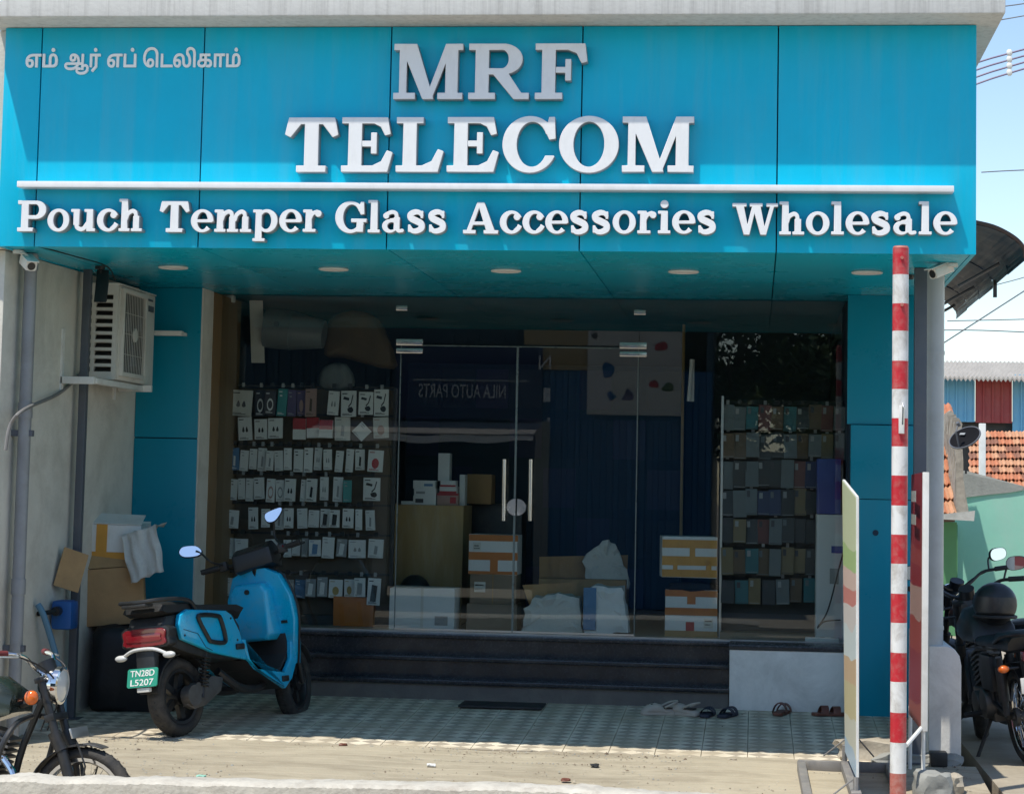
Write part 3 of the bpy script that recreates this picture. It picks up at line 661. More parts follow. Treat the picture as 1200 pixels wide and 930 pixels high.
# right grey post and pale pipe with rounded pillar foot
a = P(1081, 310, 14.35); xx = P(1079, 600, 14.3).x
t = thing('corner_post', 'dark grey steel post beside the pale pipe at the right corner', 'post', (xx, 14.4, gz(14.4)))
b = MB(); b.box(xx - .04, xx + .04, 14.36, 14.44, gz(14.4), ZS + .004); b.build('shaft', M['gpost'], t, bevel=.006)
b = MB(); b.box(xx - .08, xx + .08, 14.32, 14.48, gz(14.4), gz(14.4) + .01); b.build('base_plate', M['gpost'], t)
xx = P(1093, 560, 14.6).x; zb = Z_(1100, 757, 14.6)
t = thing('corner_pipe', 'tall pale grey pipe rising from the white pillar foot at the right corner', 'pipe', (xx, 14.6, zb))
b = MB(); b.cyl((xx, 14.6, zb - .02), (xx, 14.6, ZS + .004), .072, n=24); b.build('pipe', M['pvcw'], t, smooth=True)
for z in (zb + .12, 2.55): b = MB(); b.cyl((xx, 14.6, z - .012), (xx, 14.6, z + .012), .076, n=24); b.build('collar', M['pvcw'], t, smooth=True)
x0, x1 = P(1087, 800, 14.6).x, P(1125, 800, 14.6).x
b = MB(); hz = Z_(1110, 757, 14.5); bz = gz(14.5)
b.prism([(x0, bz - .2), (x1, bz - .2), (x1, hz - .12), (x1 - .012, hz - .06), (x1 - .045, hz - .015), (x1 - .09, hz), (x0, hz)], 'y', 14.5, 16.38)
tag(b.build('pillar_foot', M['plinth'], bevel=.012), 'low white rounded masonry foot under the pale corner pipe', 'pillar')
# air conditioner
AX0, AX1, AY0, AY1 = X_(81, 15.22, 390), X_(137, 15.22, 390), 15.22, 16.2
AZ0, AZ1 = Z_(110, 444, 15.22), Z_(110, 333, 15.22)
ac = thing('air_conditioner', 'cream outdoor air conditioner unit with slotted side on a wall bracket', 'air conditioner', ((AX0 + AX1) / 2, 15.7, AZ0))
W = AX1 - AX0; H = AZ1 - AZ0
# side wall of the casing with real slot openings
b = MB(); t_ = .018
cols = [(AX0 + .025, AX0 + W * .46), (AX0 + W * .54, AX1 - .035)]
rows = 10; zs0, zs1 = AZ0 + .055, AZ1 - .05; pitch = (zs1 - zs0) / rows
xs_ = [AX0, cols[0][0], cols[0][1], cols[1][0], cols[1][1], AX1]
for k in (0, 2, 4): b.box(xs_[k], xs_[k + 1], AY0, AY0 + t_, AZ0, AZ1)
for k in (1, 3):
    b.box(xs_[k], xs_[k + 1], AY0, AY0 + t_, AZ0, zs0)
    for r_ in range(rows):
        zb_ = zs0 + r_ * pitch; b.box(xs_[k], xs_[k + 1], AY0, AY0 + t_, zb_ + pitch * .62, zb_ + pitch if r_ < rows - 1 else AZ1)
b.build('slotted_side', M['cream'], ac)
for k in (1, 3):
    for r_ in range(rows):
        z = zs0 + r_ * pitch; bb = MB(); bb.quad([Vector((xs_[k], AY0 + .012, z)), Vector((xs_[k + 1], AY0 + .012, z)), Vector((xs_[k + 1], AY0 + .05, z + pitch * .6)), Vector((xs_[k], AY0 + .05, z + pitch * .6))])
        bb.build('louvre', M['metal_d'], ac)
b = MB(); b.box(AX0, AX1, AY0 + .052, AY1, AZ0, AZ1); b.build('casing', M['cream'], ac, bevel=.012)
b = MB(); b.box(AX0 - .004, AX1 + .006, AY0 - .004, AY1 + .004, AZ1 + .0005, AZ1 + .012); b.build('top_cover', M['cream'], ac, bevel=.004)
# fan opening on the long side that faces right
gy0, gy1 = AY0 + .10, AY0 + .64; cy, cz = (gy0 + gy1) / 2, (AZ0 + AZ1) / 2; rr = min((gy1 - gy0), H - .12) / 2
b = MB(); b.box(AX1 + .0005, AX1 + .006, gy0, gy1, AZ0 + .06, AZ1 - .05); b.build('fan_recess', M['metal_d'], ac)
b = MB()
for y_, z_, y2, z2_ in ((gy0 - .03, AZ0 + .03, gy0, AZ1 - .02), (gy1, AZ0 + .03, gy1 + .03, AZ1 - .02)): b.box(AX1 + .0005, AX1 + .03, y_, y2, z_, z2_)
b.box(AX1 + .0005, AX1 + .03, gy0, gy1, AZ0 + .03, AZ0 + .06); b.box(AX1 + .0005, AX1 + .03, gy0, gy1, AZ1 - .05, AZ1 - .02)
b.build('grille_frame', M['cream'], ac, bevel=.003)
b = MB()
for k in range(13):
    y_ = gy0 + (k + .5) * (gy1 - gy0) / 13; d = (y_ - cy) / rr
    b.tube([(AX1 + .022, y_, AZ0 + .06), (AX1 + .026, y_ + .02 * d, cz), (AX1 + .022, y_, AZ1 - .05)], .0022, n=5, smooth=3)
for z_ in (cz - .15, cz, cz + .15): b.tube([(AX1 + .018, gy0, z_), (AX1 + .018, gy1, z_)], .0022, n=5)
b.build('grille', M['cream'], ac)
b = MB(); b.cyl((AX1 + .02, cy, cz), (AX1 + .034, cy, cz), .05, n=20); b.build('fan_hub', M['cream'], ac, smooth=True)
for k in range(3):
    an = k * 2.094 + .5; bb = MB()
    pts = [(AX1 + .010, cy + rr * .2 * math.cos(an), cz + rr * .2 * math.sin(an)), (AX1 + .010, cy + rr * .9 * math.cos(an - .3), cz + rr * .9 * math.sin(an - .3)), (AX1 + .015, cy + rr * .92 * math.cos(an + .5), cz + rr * .92 * math.sin(an + .5))]
    bb.prism([(p[1], p[2]) for p in pts], 'x', AX1 + .009, AX1 + .013); bb.build('fan_blade', M['gpost'], ac)
b = MB(); b.box(AX1 + .0005, AX1 + .004, AY1 - .19, AY1 - .05, AZ1 - .13, AZ1 - .085); b.build('maker_plate', M['gpost'], ac)
b = MB(); b.box(AX1 + .0005, AX1 + .003, AY1 - .2, AY1 - .08, AZ1 - .05, AZ1 - .035); b.build('maker_plate', M['gpost'], ac)
br = thing('wall_bracket', 'white steel wall bracket carrying the air conditioner', 'bracket', (-4.80, 15.6, AZ0))
b = MB(); b.box(wx(14.80) - .01, wx(14.80) + .014, 14.78, 14.82, AZ0 - .12, AZ0 + .33); b.build('upright', M['whitep'], br)
b = MB(); b.box(wx(15.9) - .01, wx(15.9) + .012, 15.88, 15.92, AZ0 - .12, AZ0 + .33); b.build('upright', M['whitep'], br)
for y_ in (14.80, 16.0):
    b = MB(); b.box(wx(y_) + .001, (AX1 + .05) if y_ > 15 else (AX1 - .02), y_ - .02, y_ + .02, AZ0 - .055, AZ0 - .004); b.build('arm', M['whitep'], br, bevel=.003)
b = MB(); b.box(AX1 - .06, AX1 - .01, 14.821, 15.979, AZ0 - .05, AZ0 - .012); b.build('cross_bar', M['whitep'], br, bevel=.003)
b = MB(); b.box(AX0 + .03, AX0 + .08, 14.821, 15.979, AZ0 - .05, AZ0 - .012); b.build('cross_bar', M['whitep'], br, bevel=.003)
a = P(186, 386, 16.2); c = P(208, 389, 16.1)
b = MB(); b.box(a.x - .05, c.x, 16.22, 16.29, c.z - .018, c.z + .018); bo = b.build('angle_bracket', M['whitep'], bevel=.004); tag(bo, 'short white bracket arm sticking out behind the air conditioner', 'bracket')
bb = MB(); bb.box(c.x - .03, c.x - .005, 16.291, YC - .001, c.z - .012, c.z + .012); bb.build('wall_plate', M['whitep'], bo)
q = [P(0, 527, 13.6), P(12, 498, 13.62), P(28, 480, 13.7), P(55, 461, 14.7), P(80, 440, 15.1), P(92, 434, 15.3)]
q = [Vector((max(p.x, wx(p.y) + (.10 if i < 3 else .025)), p.y, p.z)) for i, p in enumerate(q)]
b = MB(); b.tube(q, .012, n=8, smooth=5); tag(b.build('hanging_cable', M['cable'], smooth=True), 'thick grey cable sagging from the air conditioner past the drain pipe', 'cable')
b = MB(); b.tube([P(42, 288, 13.56), P(90, 301, 14.0), P(125, 312, 14.45), P(135, 328, 14.7)], .005, n=6, smooth=5); tag(b.build('camera_cable', M['blk_cable']), 'thin black cable running under the soffit to the black camera', 'cable')
# cameras
def cctv(px, py, Y, m, label, aim, s=1.0, mount=None):
    q = P(px, py, Y); t = thing('security_camera', label, 'camera', q, group='security cameras under the canopy')
    Q = Vector(aim).normalized().to_track_quat('X', 'Z').to_matrix().to_4x4()
    b = MB(); b.prism(smooth2([(-.032, -.03), (.032, -.03), (.036, .0), (.032, .03), (-.032, .03), (-.036, 0)], 2), 'x', -.08 * s, .08 * s, m=Q); b.build('body', M[m], t, local=True, smooth=True)
    b = MB(); b.box(-.09 * s, .11 * s, -.042, .042, .034, .042, m=Q); b.build('sunshade', M[m], t, local=True, bevel=.003)
    b = MB(); b.cyl(Q @ Vector((.0805 * s, 0, 0)), Q @ Vector((.088 * s, 0, 0)), .026, n=16); b.build('lens', M['black'], t, local=True, smooth=True)
    e = mount - q
    b = MB(); b.tube([(0, 0, .036), (e.x * .4, e.y * .4, .06), (e.x, e.y, e.z)], .012, n=8, smooth=4); b.build('arm', M[m], t, local=True, smooth=True)
    b = MB(); b.cyl((e.x, e.y, e.z - .02), (e.x, e.y, e.z + .001), .035, n=16); b.build('mount', M[m], t, local=True, smooth=True)
q = P(33, 308, 13.75); cctv(33, 308, 13.75, 'whitep', 'small white camera above the grey drain pipe', (.5, -.6, -.35), .8, Vector((q.x - .07, 13.75, ZS)))
q = P(120, 330, 14.75); cctv(120, 336, 14.75, 'black', 'black camera hanging beside the dark grey post', (.05, -.35, -.9), 1.25, Vector((q.x - .02, 14.75, ZS)))
q = P(1104, 318, 14.1); cctv(1103, 317, 14.05, 'whitep', 'white camera with black face above the pale corner pipe', (-.75, -.5, -.35), .9, Vector((q.x + .06, 14.05, ZS)))
q = P(1068, 318, 14.9); cctv(1070, 319, 14.9, 'black', 'black camera partly behind the striped pole top', (-.5, -.6, -.2), .9, Vector((q.x - .02, 14.9, ZS)))

# ================================================================== VEHICLES
def wheel(parent, c, rad, wid, rimr, style, n=36, lean=0):
    m = T(c, (R(90), 0, lean))
    rc = (rad + rimr) / 2; rt = (rad - rimr) / 2
    prof = [(rc + rt * math.cos(a) * (1 if math.cos(a) < 0 else 1.0), wid / 2 * math.sin(a)) for a in [2 * math.pi * k / 14 for k in range(14)]]
    prof.append(prof[0])
    b = MB(); b.lathe(prof, m, n)
    # tread blocks around the crown
    for k in range(n * 2):
        a = 2 * math.pi * k / (n * 2)
        mm = m @ Matrix.Rotation(a, 4, 'Z')
        s_ = 1 if k % 2 else -1
        b.box(rad - .004, rad + .0012, -.006, .008, s_ * wid * .03, s_ * wid * .17, mm)
    w = b.build('wheel', M['rubber'], parent, local=True, smooth=True)
    b = MB()
    rim = [(rimr + .012, -wid * .36), (rimr + .012, -wid * .28), (rimr - .006, -wid * .2), (rimr - .008, wid * .2), (rimr + .012, wid * .28), (rimr + .012, wid * .36), (rimr - .008, wid * .34), (rimr - .018, wid * .15), (rimr - .018, -wid * .15), (rimr - .008, -wid * .34), (rimr + .012, -wid * .36)]
    b.lathe(rim, m, n)
    if style == 'alloy':
        for k in range(5):
            mm = m @ Matrix.Rotation(2 * math.pi * k / 5, 4, 'Z')
            b.box(.03, rimr - .015, -.022, .022, -.018, .018, mm)
        b.cyl(m @ Vector((0, 0, -wid * .4)), m @ Vector((0, 0, wid * .4)), .055, n=18)
        b.build('rim', M['black'], w, local=True, smooth=True)
    else:
        b.build('rim', M['chrome'], w, local=True, smooth=True)
        b = MB(); b.cyl(m @ Vector((0, 0, -.055)), m @ Vector((0, 0, .055)), .035, n=16); b.cyl(m @ Vector((0, 0, -.07)), m @ Vector((0, 0, -.045)), .06, n=18)
        b.build('hub', M['engine'], w, local=True, smooth=True)
        for k in range(36):
            a = 2 * math.pi * k / 36; sgn = 1 if k % 2 else -1; a2 = a + (.35 if (k // 2) % 2 else -.35)
            b = MB(); b.cyl(m @ Vector((.036 * math.cos(a2), .036 * math.sin(a2), sgn * .04)), m @ Vector(((rimr - .028) * math.cos(a), (rimr - .028) * math.sin(a), sgn * .008)), .0022, n=5, cap=False)
            b.build('spoke', M['chrome'], w, local=True)
    b = MB(); b.cyl(m @ Vector((0, 0, -wid * .75)), m @ Vector((0, 0, wid * .75)), .014, n=10); b.build('axle', M['engine'], w, local=True)
    return w
def mirror(parent, stem, c, nrm, w, h, pts=None, tint='mirror'):
    b = MB(); b.tube(stem, .0075, n=7, smooth=4); s = b.build('mirror', M['black'], parent, local=True, smooth=True)
    q = Vector(nrm).normalized().to_track_quat('Z', 'Y').to_matrix().to_4x4(); q.translation = Vector(c)
    pts = pts or [(-w, -h * .5), (-w * .5, -h), (w * .6, -h * .8), (w, 0), (w * .7, h * .9), (-w * .5, h), (-w, h * .4)]
    pts = smooth2(pts, 3)
    b = MB(); b.prism([(x * 1.08, y * 1.08) for x, y in pts], 'z', -.02, .003, m=q); b.build('mirror_shell', M['black'], s, local=True)
    b = MB(); b.prism(pts, 'z', .0035, .006, m=q); b.build('mirror_glass', M[tint], s, local=True)

# ---------------------------------------------------------------- blue scooter, seen from its right rear
ra = Vector((-3.80, 14.45, gz(14.45))); hd = math.atan2(1.24, .52)
sc = thing('electric_scooter', 'bright blue electric scooter with black seat and green number plate', 'scooter', ra, (R(-7.5), 0, hd))
def sp(mb, name, m, parent=None, **k): return mb.build(name, M[m], parent or sc, local=True, **k)
RW = .262
rw = wheel(sc, (0, 0, RW), RW, .125, .172, 'alloy')
# motor case, swing arm, shock, hugger
b = MB(); b.prism([(-.05, .20), (.02, .17), (.16, .19), (.33, .27), (.36, .36), (.24, .38), (.10, .33), (-.04, .31)], 'y', -.135, -.085); sp(b, 'drive_case', 'engine', bevel=.012)
b = MB(); b.cyl((0, -.16, RW), (0, -.09, RW), .07, n=18); b.cyl((.06, -.150, .30), (.06, -.09, .30), .045, n=14); sp(b, 'motor_hub', 'engine', smooth=True)
b = MB(); b.prism([(-.03, .23), (.35, .28), (.36, .36), (-.02, .30)], 'y', .085, .12); sp(b, 'swing_arm', 'metal_d', bevel=.008)
b = MB(); b.cyl((.10, -.145, .24), (.17, -.145, .56), .013, n=10); sp(b, 'shock_absorber', 'metal_d')
b = MB()
for k in range(9):
    z = .32 + k * .023; x = .10 + (z - .24) * .22; b.lathe([(.033, -.006), (.027, 0), (.033, .006), (.039, 0), (.033, -.006)], T((x, -.145, z), (R(10), R(12), 0)), 14)
sp(b, 'coil_spring', 'metal_d', smooth=True)
b = MB(); pts = [(RW + .035) * 1.0]
arc = lambda r, a0, a1, n: [(r * math.cos(a0 + (a1 - a0) * k / n), RW + r * math.sin(a0 + (a1 - a0) * k / n)) for k in range(n + 1)]
b.prism(arc(.275, R(40), R(172), 12) + arc(.288, R(172), R(40), 12), 'y', -.075, .075); sp(b, 'rear_hugger', 'matt', bevel=.003)
# dark tail and under-seat body
b = MB(); prof = [(-.22, .60), (-.10, .56), (.14, .50), (.52, .46), (.60, .52), (.56, .70), (.48, .80), (.10, .82), (-.24, .80), (-.28, .72)]
b.loft([[Vector((x, y * k, z)) for x, z in prof] for y, k in ((-.155, 1), (-.12, 1), (.12, 1), (.155, 1))]); sp(b, 'tail_body', 'black', bevel=.02)
# seat and grab rail
prof = [(-.30, .83), (-.26, .80), (.10, .80), (.46, .78), (.56, .74), (.60, .80), (.52, .845), (.30, .855), (.10, .86), (.02, .885), (-.20, .895), (-.28, .88)]
b = MB(); b.loft([[Vector((x + .02 * abs(y) * 2, y, .84 + (z - .84) * k)) for x, z in prof] for y, k in ((-.165, .55), (-.14, .92), (-.06, 1.03), (.06, 1.03), (.14, .92), (.165, .55))]); sp(b, 'seat', 'seat', smooth=True)
for s in (-1, 1):
    b = MB(); b.tube([(.06, s * .17, .80), (.0, s * .185, .87), (-.10, s * .185, .90), (-.30, s * .165, .905), (-.37, s * .10, .90), (-.38, 0, .90)], .0145, n=8, smooth=4); sp(b, 'grab_rail', 'black', smooth=True)
b = MB(); b.box(-.39, -.30, -.10, .10, .865, .89); sp(b, 'rear_rack', 'metal_d', bevel=.01)
# blue side panels with the black pannier frame
pA = [(-.17, .735), (-.15, .80), (-.07, .83), (.36, .805), (.42, .775), (.50, .655), (.56, .46), (.42, .485), (.19, .53), (-.14, .635)]
for s in (-1, 1):
    b = MB(); b.prism(pA, 'y', s * .158, s * .20); p_ = sp(b, 'side_panel', 'sc_blue', bevel=.014, seg=3)
    loop = [(-.02, .775), (.24, .765), (.29, .735), (.36, .62), (.35, .585), (.17, .60), (.10, .63), (-.02, .745)]
    loop = [(.05, .785), (.22, .775), (.27, .75), (.31, .63), (.29, .59), (.15, .605), (.12, .63), (.03, .755)]
    b = MB(); b.tube([(x, s * .212, z) for x, z in smooth2(loop, 3)], .0155, n=8, closed=True); sp(b, 'pannier_frame', 'black', p_, smooth=True)
    b = MB(); b.box(.43, .52, s * .2005, s * .218, .535, .575); sp(b, 'foot_peg', 'black', p_, bevel=.008)
# lower skirt strip that sweeps to the front, and the floor
pS = [(.50, .60), (.56, .46), (.75, .345), (.97, .235), (1.06, .30), (1.14, .43), (1.12, .56), (1.075, .56), (1.06, .44), (.98, .355), (.66, .40), (.58, .47), (.545, .60)]
for s in (-1, 1):
    b = MB(); b.prism(pS, 'y', s * .175, s * .212); p_ = sp(b, 'floor_skirt', 'sc_blue', bevel=.01, seg=3)
    b = MB(); b.box(.93, 1.01, s * .2125, s * .222, .285, .325); sp(b, 'skirt_vent', 'black', p_, bevel=.006)
b = MB(); b.prism([(.56, .46), (.75, .345), (.97, .24), (1.06, .30), (1.10, .42), (.98, .33), (.66, .39)], 'y', -.174, .174); sp(b, 'underbody', 'matt')
b = MB(); b.prism([(.50, .62), (.58, .455), (.68, .395), (.97, .36), (1.09, .47), (1.085, .62), (1.065, .62), (1.07, .48), (.96, .375), (.69, .41), (.60, .465), (.53, .62)], 'y', -.174, .174); sp(b, 'floor_mat', 'matt', bevel=.004)
b = MB(); b.tube([(.34, -.10, .40), (.55, -.12, .28), (.80, -.10, .26), (.95, -.06, .34)], .03, n=8, smooth=4); b.tube([(.34, .10, .40), (.55, .12, .28), (.80, .10, .26), (.95, .06, .34)], .03, n=8, smooth=4); sp(b, 'chassis_tube', 'metal_d', smooth=True)
# front apron with the storage box
def ax(z): return 1.155 - .20 * (z - .45)
outl = [(-.19, .40), (-.235, .55), (-.28, .72), (-.275, .88), (-.20, 1.04), (-.09, 1.09), (.09, 1.09), (.20, 1.04), (.275, .88), (.28, .72), (.235, .55), (.19, .40)]
b = MB(); b.loft([[Vector((ax(z) + dx - .35 * y * y * q, y * k, z)) for y, z in outl] for dx, k, q in ((-.03, .97, 1), (-.02, 1, 1), (.05, 1, 1.2), (.10, .86, 1.2))]); ap_ = sp(b, 'front_apron', 'sc_blue', bevel=.008)
b = MB(); b.tube([(ax(z) + .02 - .35 * y * y, y * 1.03, z) for y, z in outl[:6][::-1]] , .008, n=7, smooth=3); sp(b, 'apron_trim', 'black', ap_, smooth=True)
b = MB(); b.tube([(ax(z) + .02 - .35 * y * y, y * 1.03, z) for y, z in outl[6:]], .008, n=7, smooth=3); sp(b, 'apron_trim', 'black', ap_, smooth=True)
gb = [(-.135, .62), (-.13, .94), (-.09, .99), (.16, .99), (.20, .94), (.205, .62), (.16, .58), (-.10, .58)]
b = MB(); b.loft([[Vector((ax(z) - .03, y, z)) for y, z in gb], [Vector((.955, y * .97 + .001, z)) for y, z in gb], [Vector((.935, y * .9 + .003, .75 + (z - .75) * .9)) for y, z in gb]]); gbx = sp(b, 'glove_box', 'sc_blue', bevel=.012, seg=3)
b = MB(); b.cyl((.918, .03, .93), (.932, .03, .93), .018, n=14); sp(b, 'lock', 'black', gbx)
b = MB(); b.box(1.04, 1.055, -.215, -.165, .69, .71); sp(b, 'hook', 'black', ap_)
# steering: fork, fender, wheel, bars, dash - turned slightly to the left
stm = Matrix.Translation((1.365, 0, RW)) @ Matrix.Rotation(R(14), 4, 'Z') @ Matrix.Translation((-1.365, 0, -RW))
fw = wheel(sc, (1.365, 0, RW), RW, .115, .172, 'alloy', lean=R(14))
b = MB()
for s in (-.075, .075): b.cyl(stm @ Vector((1.365, s, RW)), stm @ Vector((1.21, s, .70)), .02, n=10)
sp(b, 'front_fork', 'metal_d', smooth=True)
b = MB(); fa = [(1.365 + x, z) for x, z in arc(.275, R(28), R(150), 12)] + [(1.365 + x, z) for x, z in arc(.292, R(150), R(28), 12)]
b.prism(fa, 'y', -.07, .07, m=stm); sp(b, 'front_fender', 'matt', bevel=.004)
b = MB(); b.cyl((1.09, 0, .85), (.985, 0, 1.18), .03, n=12); sp(b, 'steering_stem', 'black', smooth=True)
stb = Matrix.Translation((1.0, 0, 1.165)) @ Matrix.Rotation(R(16), 4, 'Z') @ Matrix.Rotation(R(-11), 4, 'X')
b = MB(); b.loft([[stb @ Vector(p) for p in ((-.06, -y, -.07), (.14, -y, -.10), (.20, -y, .03), (.06, -y, .10), (-.05, -y, .05))] for y in (-.15, -.12, .12, .15)]); sp(b, 'dash_cowl', 'black', bevel=.018)
b = MB(); b.box(-.05, .035, -.10, .10, -.012, .0, stb @ T((.005, 0, .08), (0, R(-24), 0))); sp(b, 'display', 'metal_d', bevel=.004)
for s in (-1, 1):
    b = MB(); b.tube([stb @ Vector(p) for p in ((.04, s * .10, -.01), (.02, s * .20, .0), (-.03, s * .27, .01))], .012, n=8, smooth=3); hb = sp(b, 'handlebar', 'black', smooth=True)
    b = MB(); b.cyl(stb @ Vector((-.03, s * .265, .01)), stb @ Vector((-.075, s * .385, .01)), .0175, n=12); sp(b, 'grip', 'matt', hb, smooth=True)
    b = MB(); b.tube([stb @ Vector(p) for p in ((.03, s * .24, .005), (.035, s * .30, .0), (-.01, s * .40, .0))], .006, n=6, smooth=3); sp(b, 'brake_lever', 'black', hb)
    b = MB(); b.box(-.03, .02, s * .20, s * .26, -.025, .04, stb); sp(b, 'switch_cluster', 'black', hb, bevel=.008)
b = MB(); b.cyl(stb @ Vector((-.034, -.245, .02)), stb @ Vector((-.03, -.245, .02)) + Vector((-.006, 0, 0)), .009, n=10); sp(b, 'starter_button', 'redlens')
inv = sc.matrix_basis
wc = lambda px, py, Y: (Matrix.LocRotScale(sc.location, sc.rotation_euler, None).inverted() @ P(px, py, Y))
camv = (Matrix.LocRotScale(sc.location, sc.rotation_euler, None).to_3x3().inverted() @ Vector((.05, -1, .28)))
ML, MR = wc(223, 646, 15.25), wc(320, 603, 15.45)
camr = camv.normalized()
mirror(sc, [stb @ Vector((.0, .23, .02)), ML + Vector((.05, -.14, -.09)), ML + Vector((.03, -.07, -.02)), ML + Vector((.01, -.04, 0))], ML, camr, .075, .040, [(-.075, -.01), (-.04, -.036), (.05, -.036), (.08, -.005), (.04, .034), (-.04, .038), (-.07, .02)])
mirror(sc, [stb @ Vector((.0, -.23, .02)), MR + Vector((.03, .02, -.16)), MR + Vector((.02, .01, -.05))], MR, camr, .06, .045, [(-.055, .01), (-.045, -.045), (.01, -.045), (.058, .015), (.06, .045), (.02, .04)])
for s in (-.09, .09):
    b = MB(); b.cyl((1.19, s, .80), (1.235, s, .80), .06, n=20); sp(b, 'headlight', 'clearlens', smooth=True)
for s in (-1, 1):
    b = MB(); b.tube([stb @ Vector((.03, s * .24, .0)), stb @ Vector((.10, s * .16, -.05)), Vector((1.10, s * .06, 1.02)), Vector((1.13, s * .03, .95))], .006, n=6, smooth=5); sp(b, 'control_cable', 'blk_cable')
    b = MB(); b.tube([(-.13, s * .2015, .70), (.02, s * .2015, .665), (.10, s * .2015, .57), (.17, s * .2015, .545)], .0025, n=4); sp(b, 'panel_seam', 'joint')
    b = MB(); b.tube([(.60, s * .2130, .41), (.78, s * .2130, .325), (.95, s * .2130, .25)], .0025, n=4); sp(b, 'panel_seam', 'joint')
    for x, z in ((.46, .60), (.40, .75), (-.12, .66)): b = MB(); b.cyl((x, s * .1985, z), (x, s * .2035, z), .008, n=8); sp(b, 'panel_bolt', 'metal_d')
b = MB(); b.tube([(ax(.62) - .032, -.21, .62), (ax(.74) - .036, -.155, .74), (ax(.95) - .034, -.14, .95)], .003, n=4); sp(b, 'panel_seam', 'joint')
# tail lamp, indicators, plate
tlp = smooth2([(-.155, .61), (.155, .61), (.175, .66), (.155, .725), (-.155, .725), (-.175, .66)], 3)
b = MB(); b.prism([(y * 1.10, .667 + (z - .667) * 1.2) for y, z in tlp], 'x', -.285, -.20); tl_ = sp(b, 'tail_light', 'black', bevel=.012)
b = MB(); b.prism([(y * .98, .667 + (z - .667) * .95) for y, z in tlp], 'x', -.300, -.284); sp(b, 'red_lens', 'redlens', tl_, bevel=.010, seg=3)
b = MB(); b.prism([(y * .8, .667 + (z - .667) * .45) for y, z in tlp], 'x', -.306, -.2995); sp(b, 'inner_lens', 'redlens', tl_, bevel=.003)
b = MB(); b.prism([(-.30, .60), (-.24, .60), (-.26, .44), (-.315, .34), (-.335, .35), (-.30, .46)], 'y', -.075, .075); sp(b, 'plate_bracket', 'black', bevel=.006)
b = MB(); b.tube([(-.30, -.175, .555), (-.31, -.08, .59), (-.31, .08, .59), (-.30, .175, .555)], .012, n=8, smooth=4); sp(b, 'indicator_bar', 'clearlens', smooth=True)
for s in (-1, 1):
    b = MB(); b.ball((-.30, s * .20, .545), (.024, .05, .023)); sp(b, 'indicator', 'clearlens', smooth=True)
pm = T((-.338, 0, .41), (0, R(12), 0))
b = MB(); b.prism([(-.125, -.052), (-.115, -.062), (.115, -.062), (.125, -.052), (.125, .052), (.115, .062), (-.115, .062), (-.125, .052)], 'x', -.004, .004, m=pm); pl_ = sp(b, 'number_plate', 'plate_g')
for body, z0, z1, y0, y1 in (('TN28D', .008, .050, -.10, .10), ('L5207', -.052, -.010, -.095, .095)):
    me = text_mesh(body, 1, .002, M['white'], 'plate_lettering', .006)
    co = np.array([v.co for v in me.vertices]); a = co.min(0); c = co.max(0); sx = (y1 - y0) / (c[0] - a[0]); sz = (z1 - z0) / (c[2] - a[2])
    # text runs to the right as seen from behind: +x of the text becomes -y of the scooter
    me.transform(pm @ Matrix(((0, 1, 0, -.0045), (-sx, 0, 0, y1 + a[0] * sx), (0, 0, sz, z0 - a[2] * sz), (0, 0, 0, 1))))
    link(me, 'plate_lettering', pl_)
b = MB(); b.box(-.345, -.315, -.05, .05, .315, .345); sp(b, 'rear_reflector', 'whitep', bevel=.005)
b = MB(); b.cyl((.42, .15, .30), (.36, .33, .03), .013, n=8); b.cyl((.36, .33, .03), (.35, .36, .022), .022, n=8); sp(b, 'side_stand', 'metal_d')

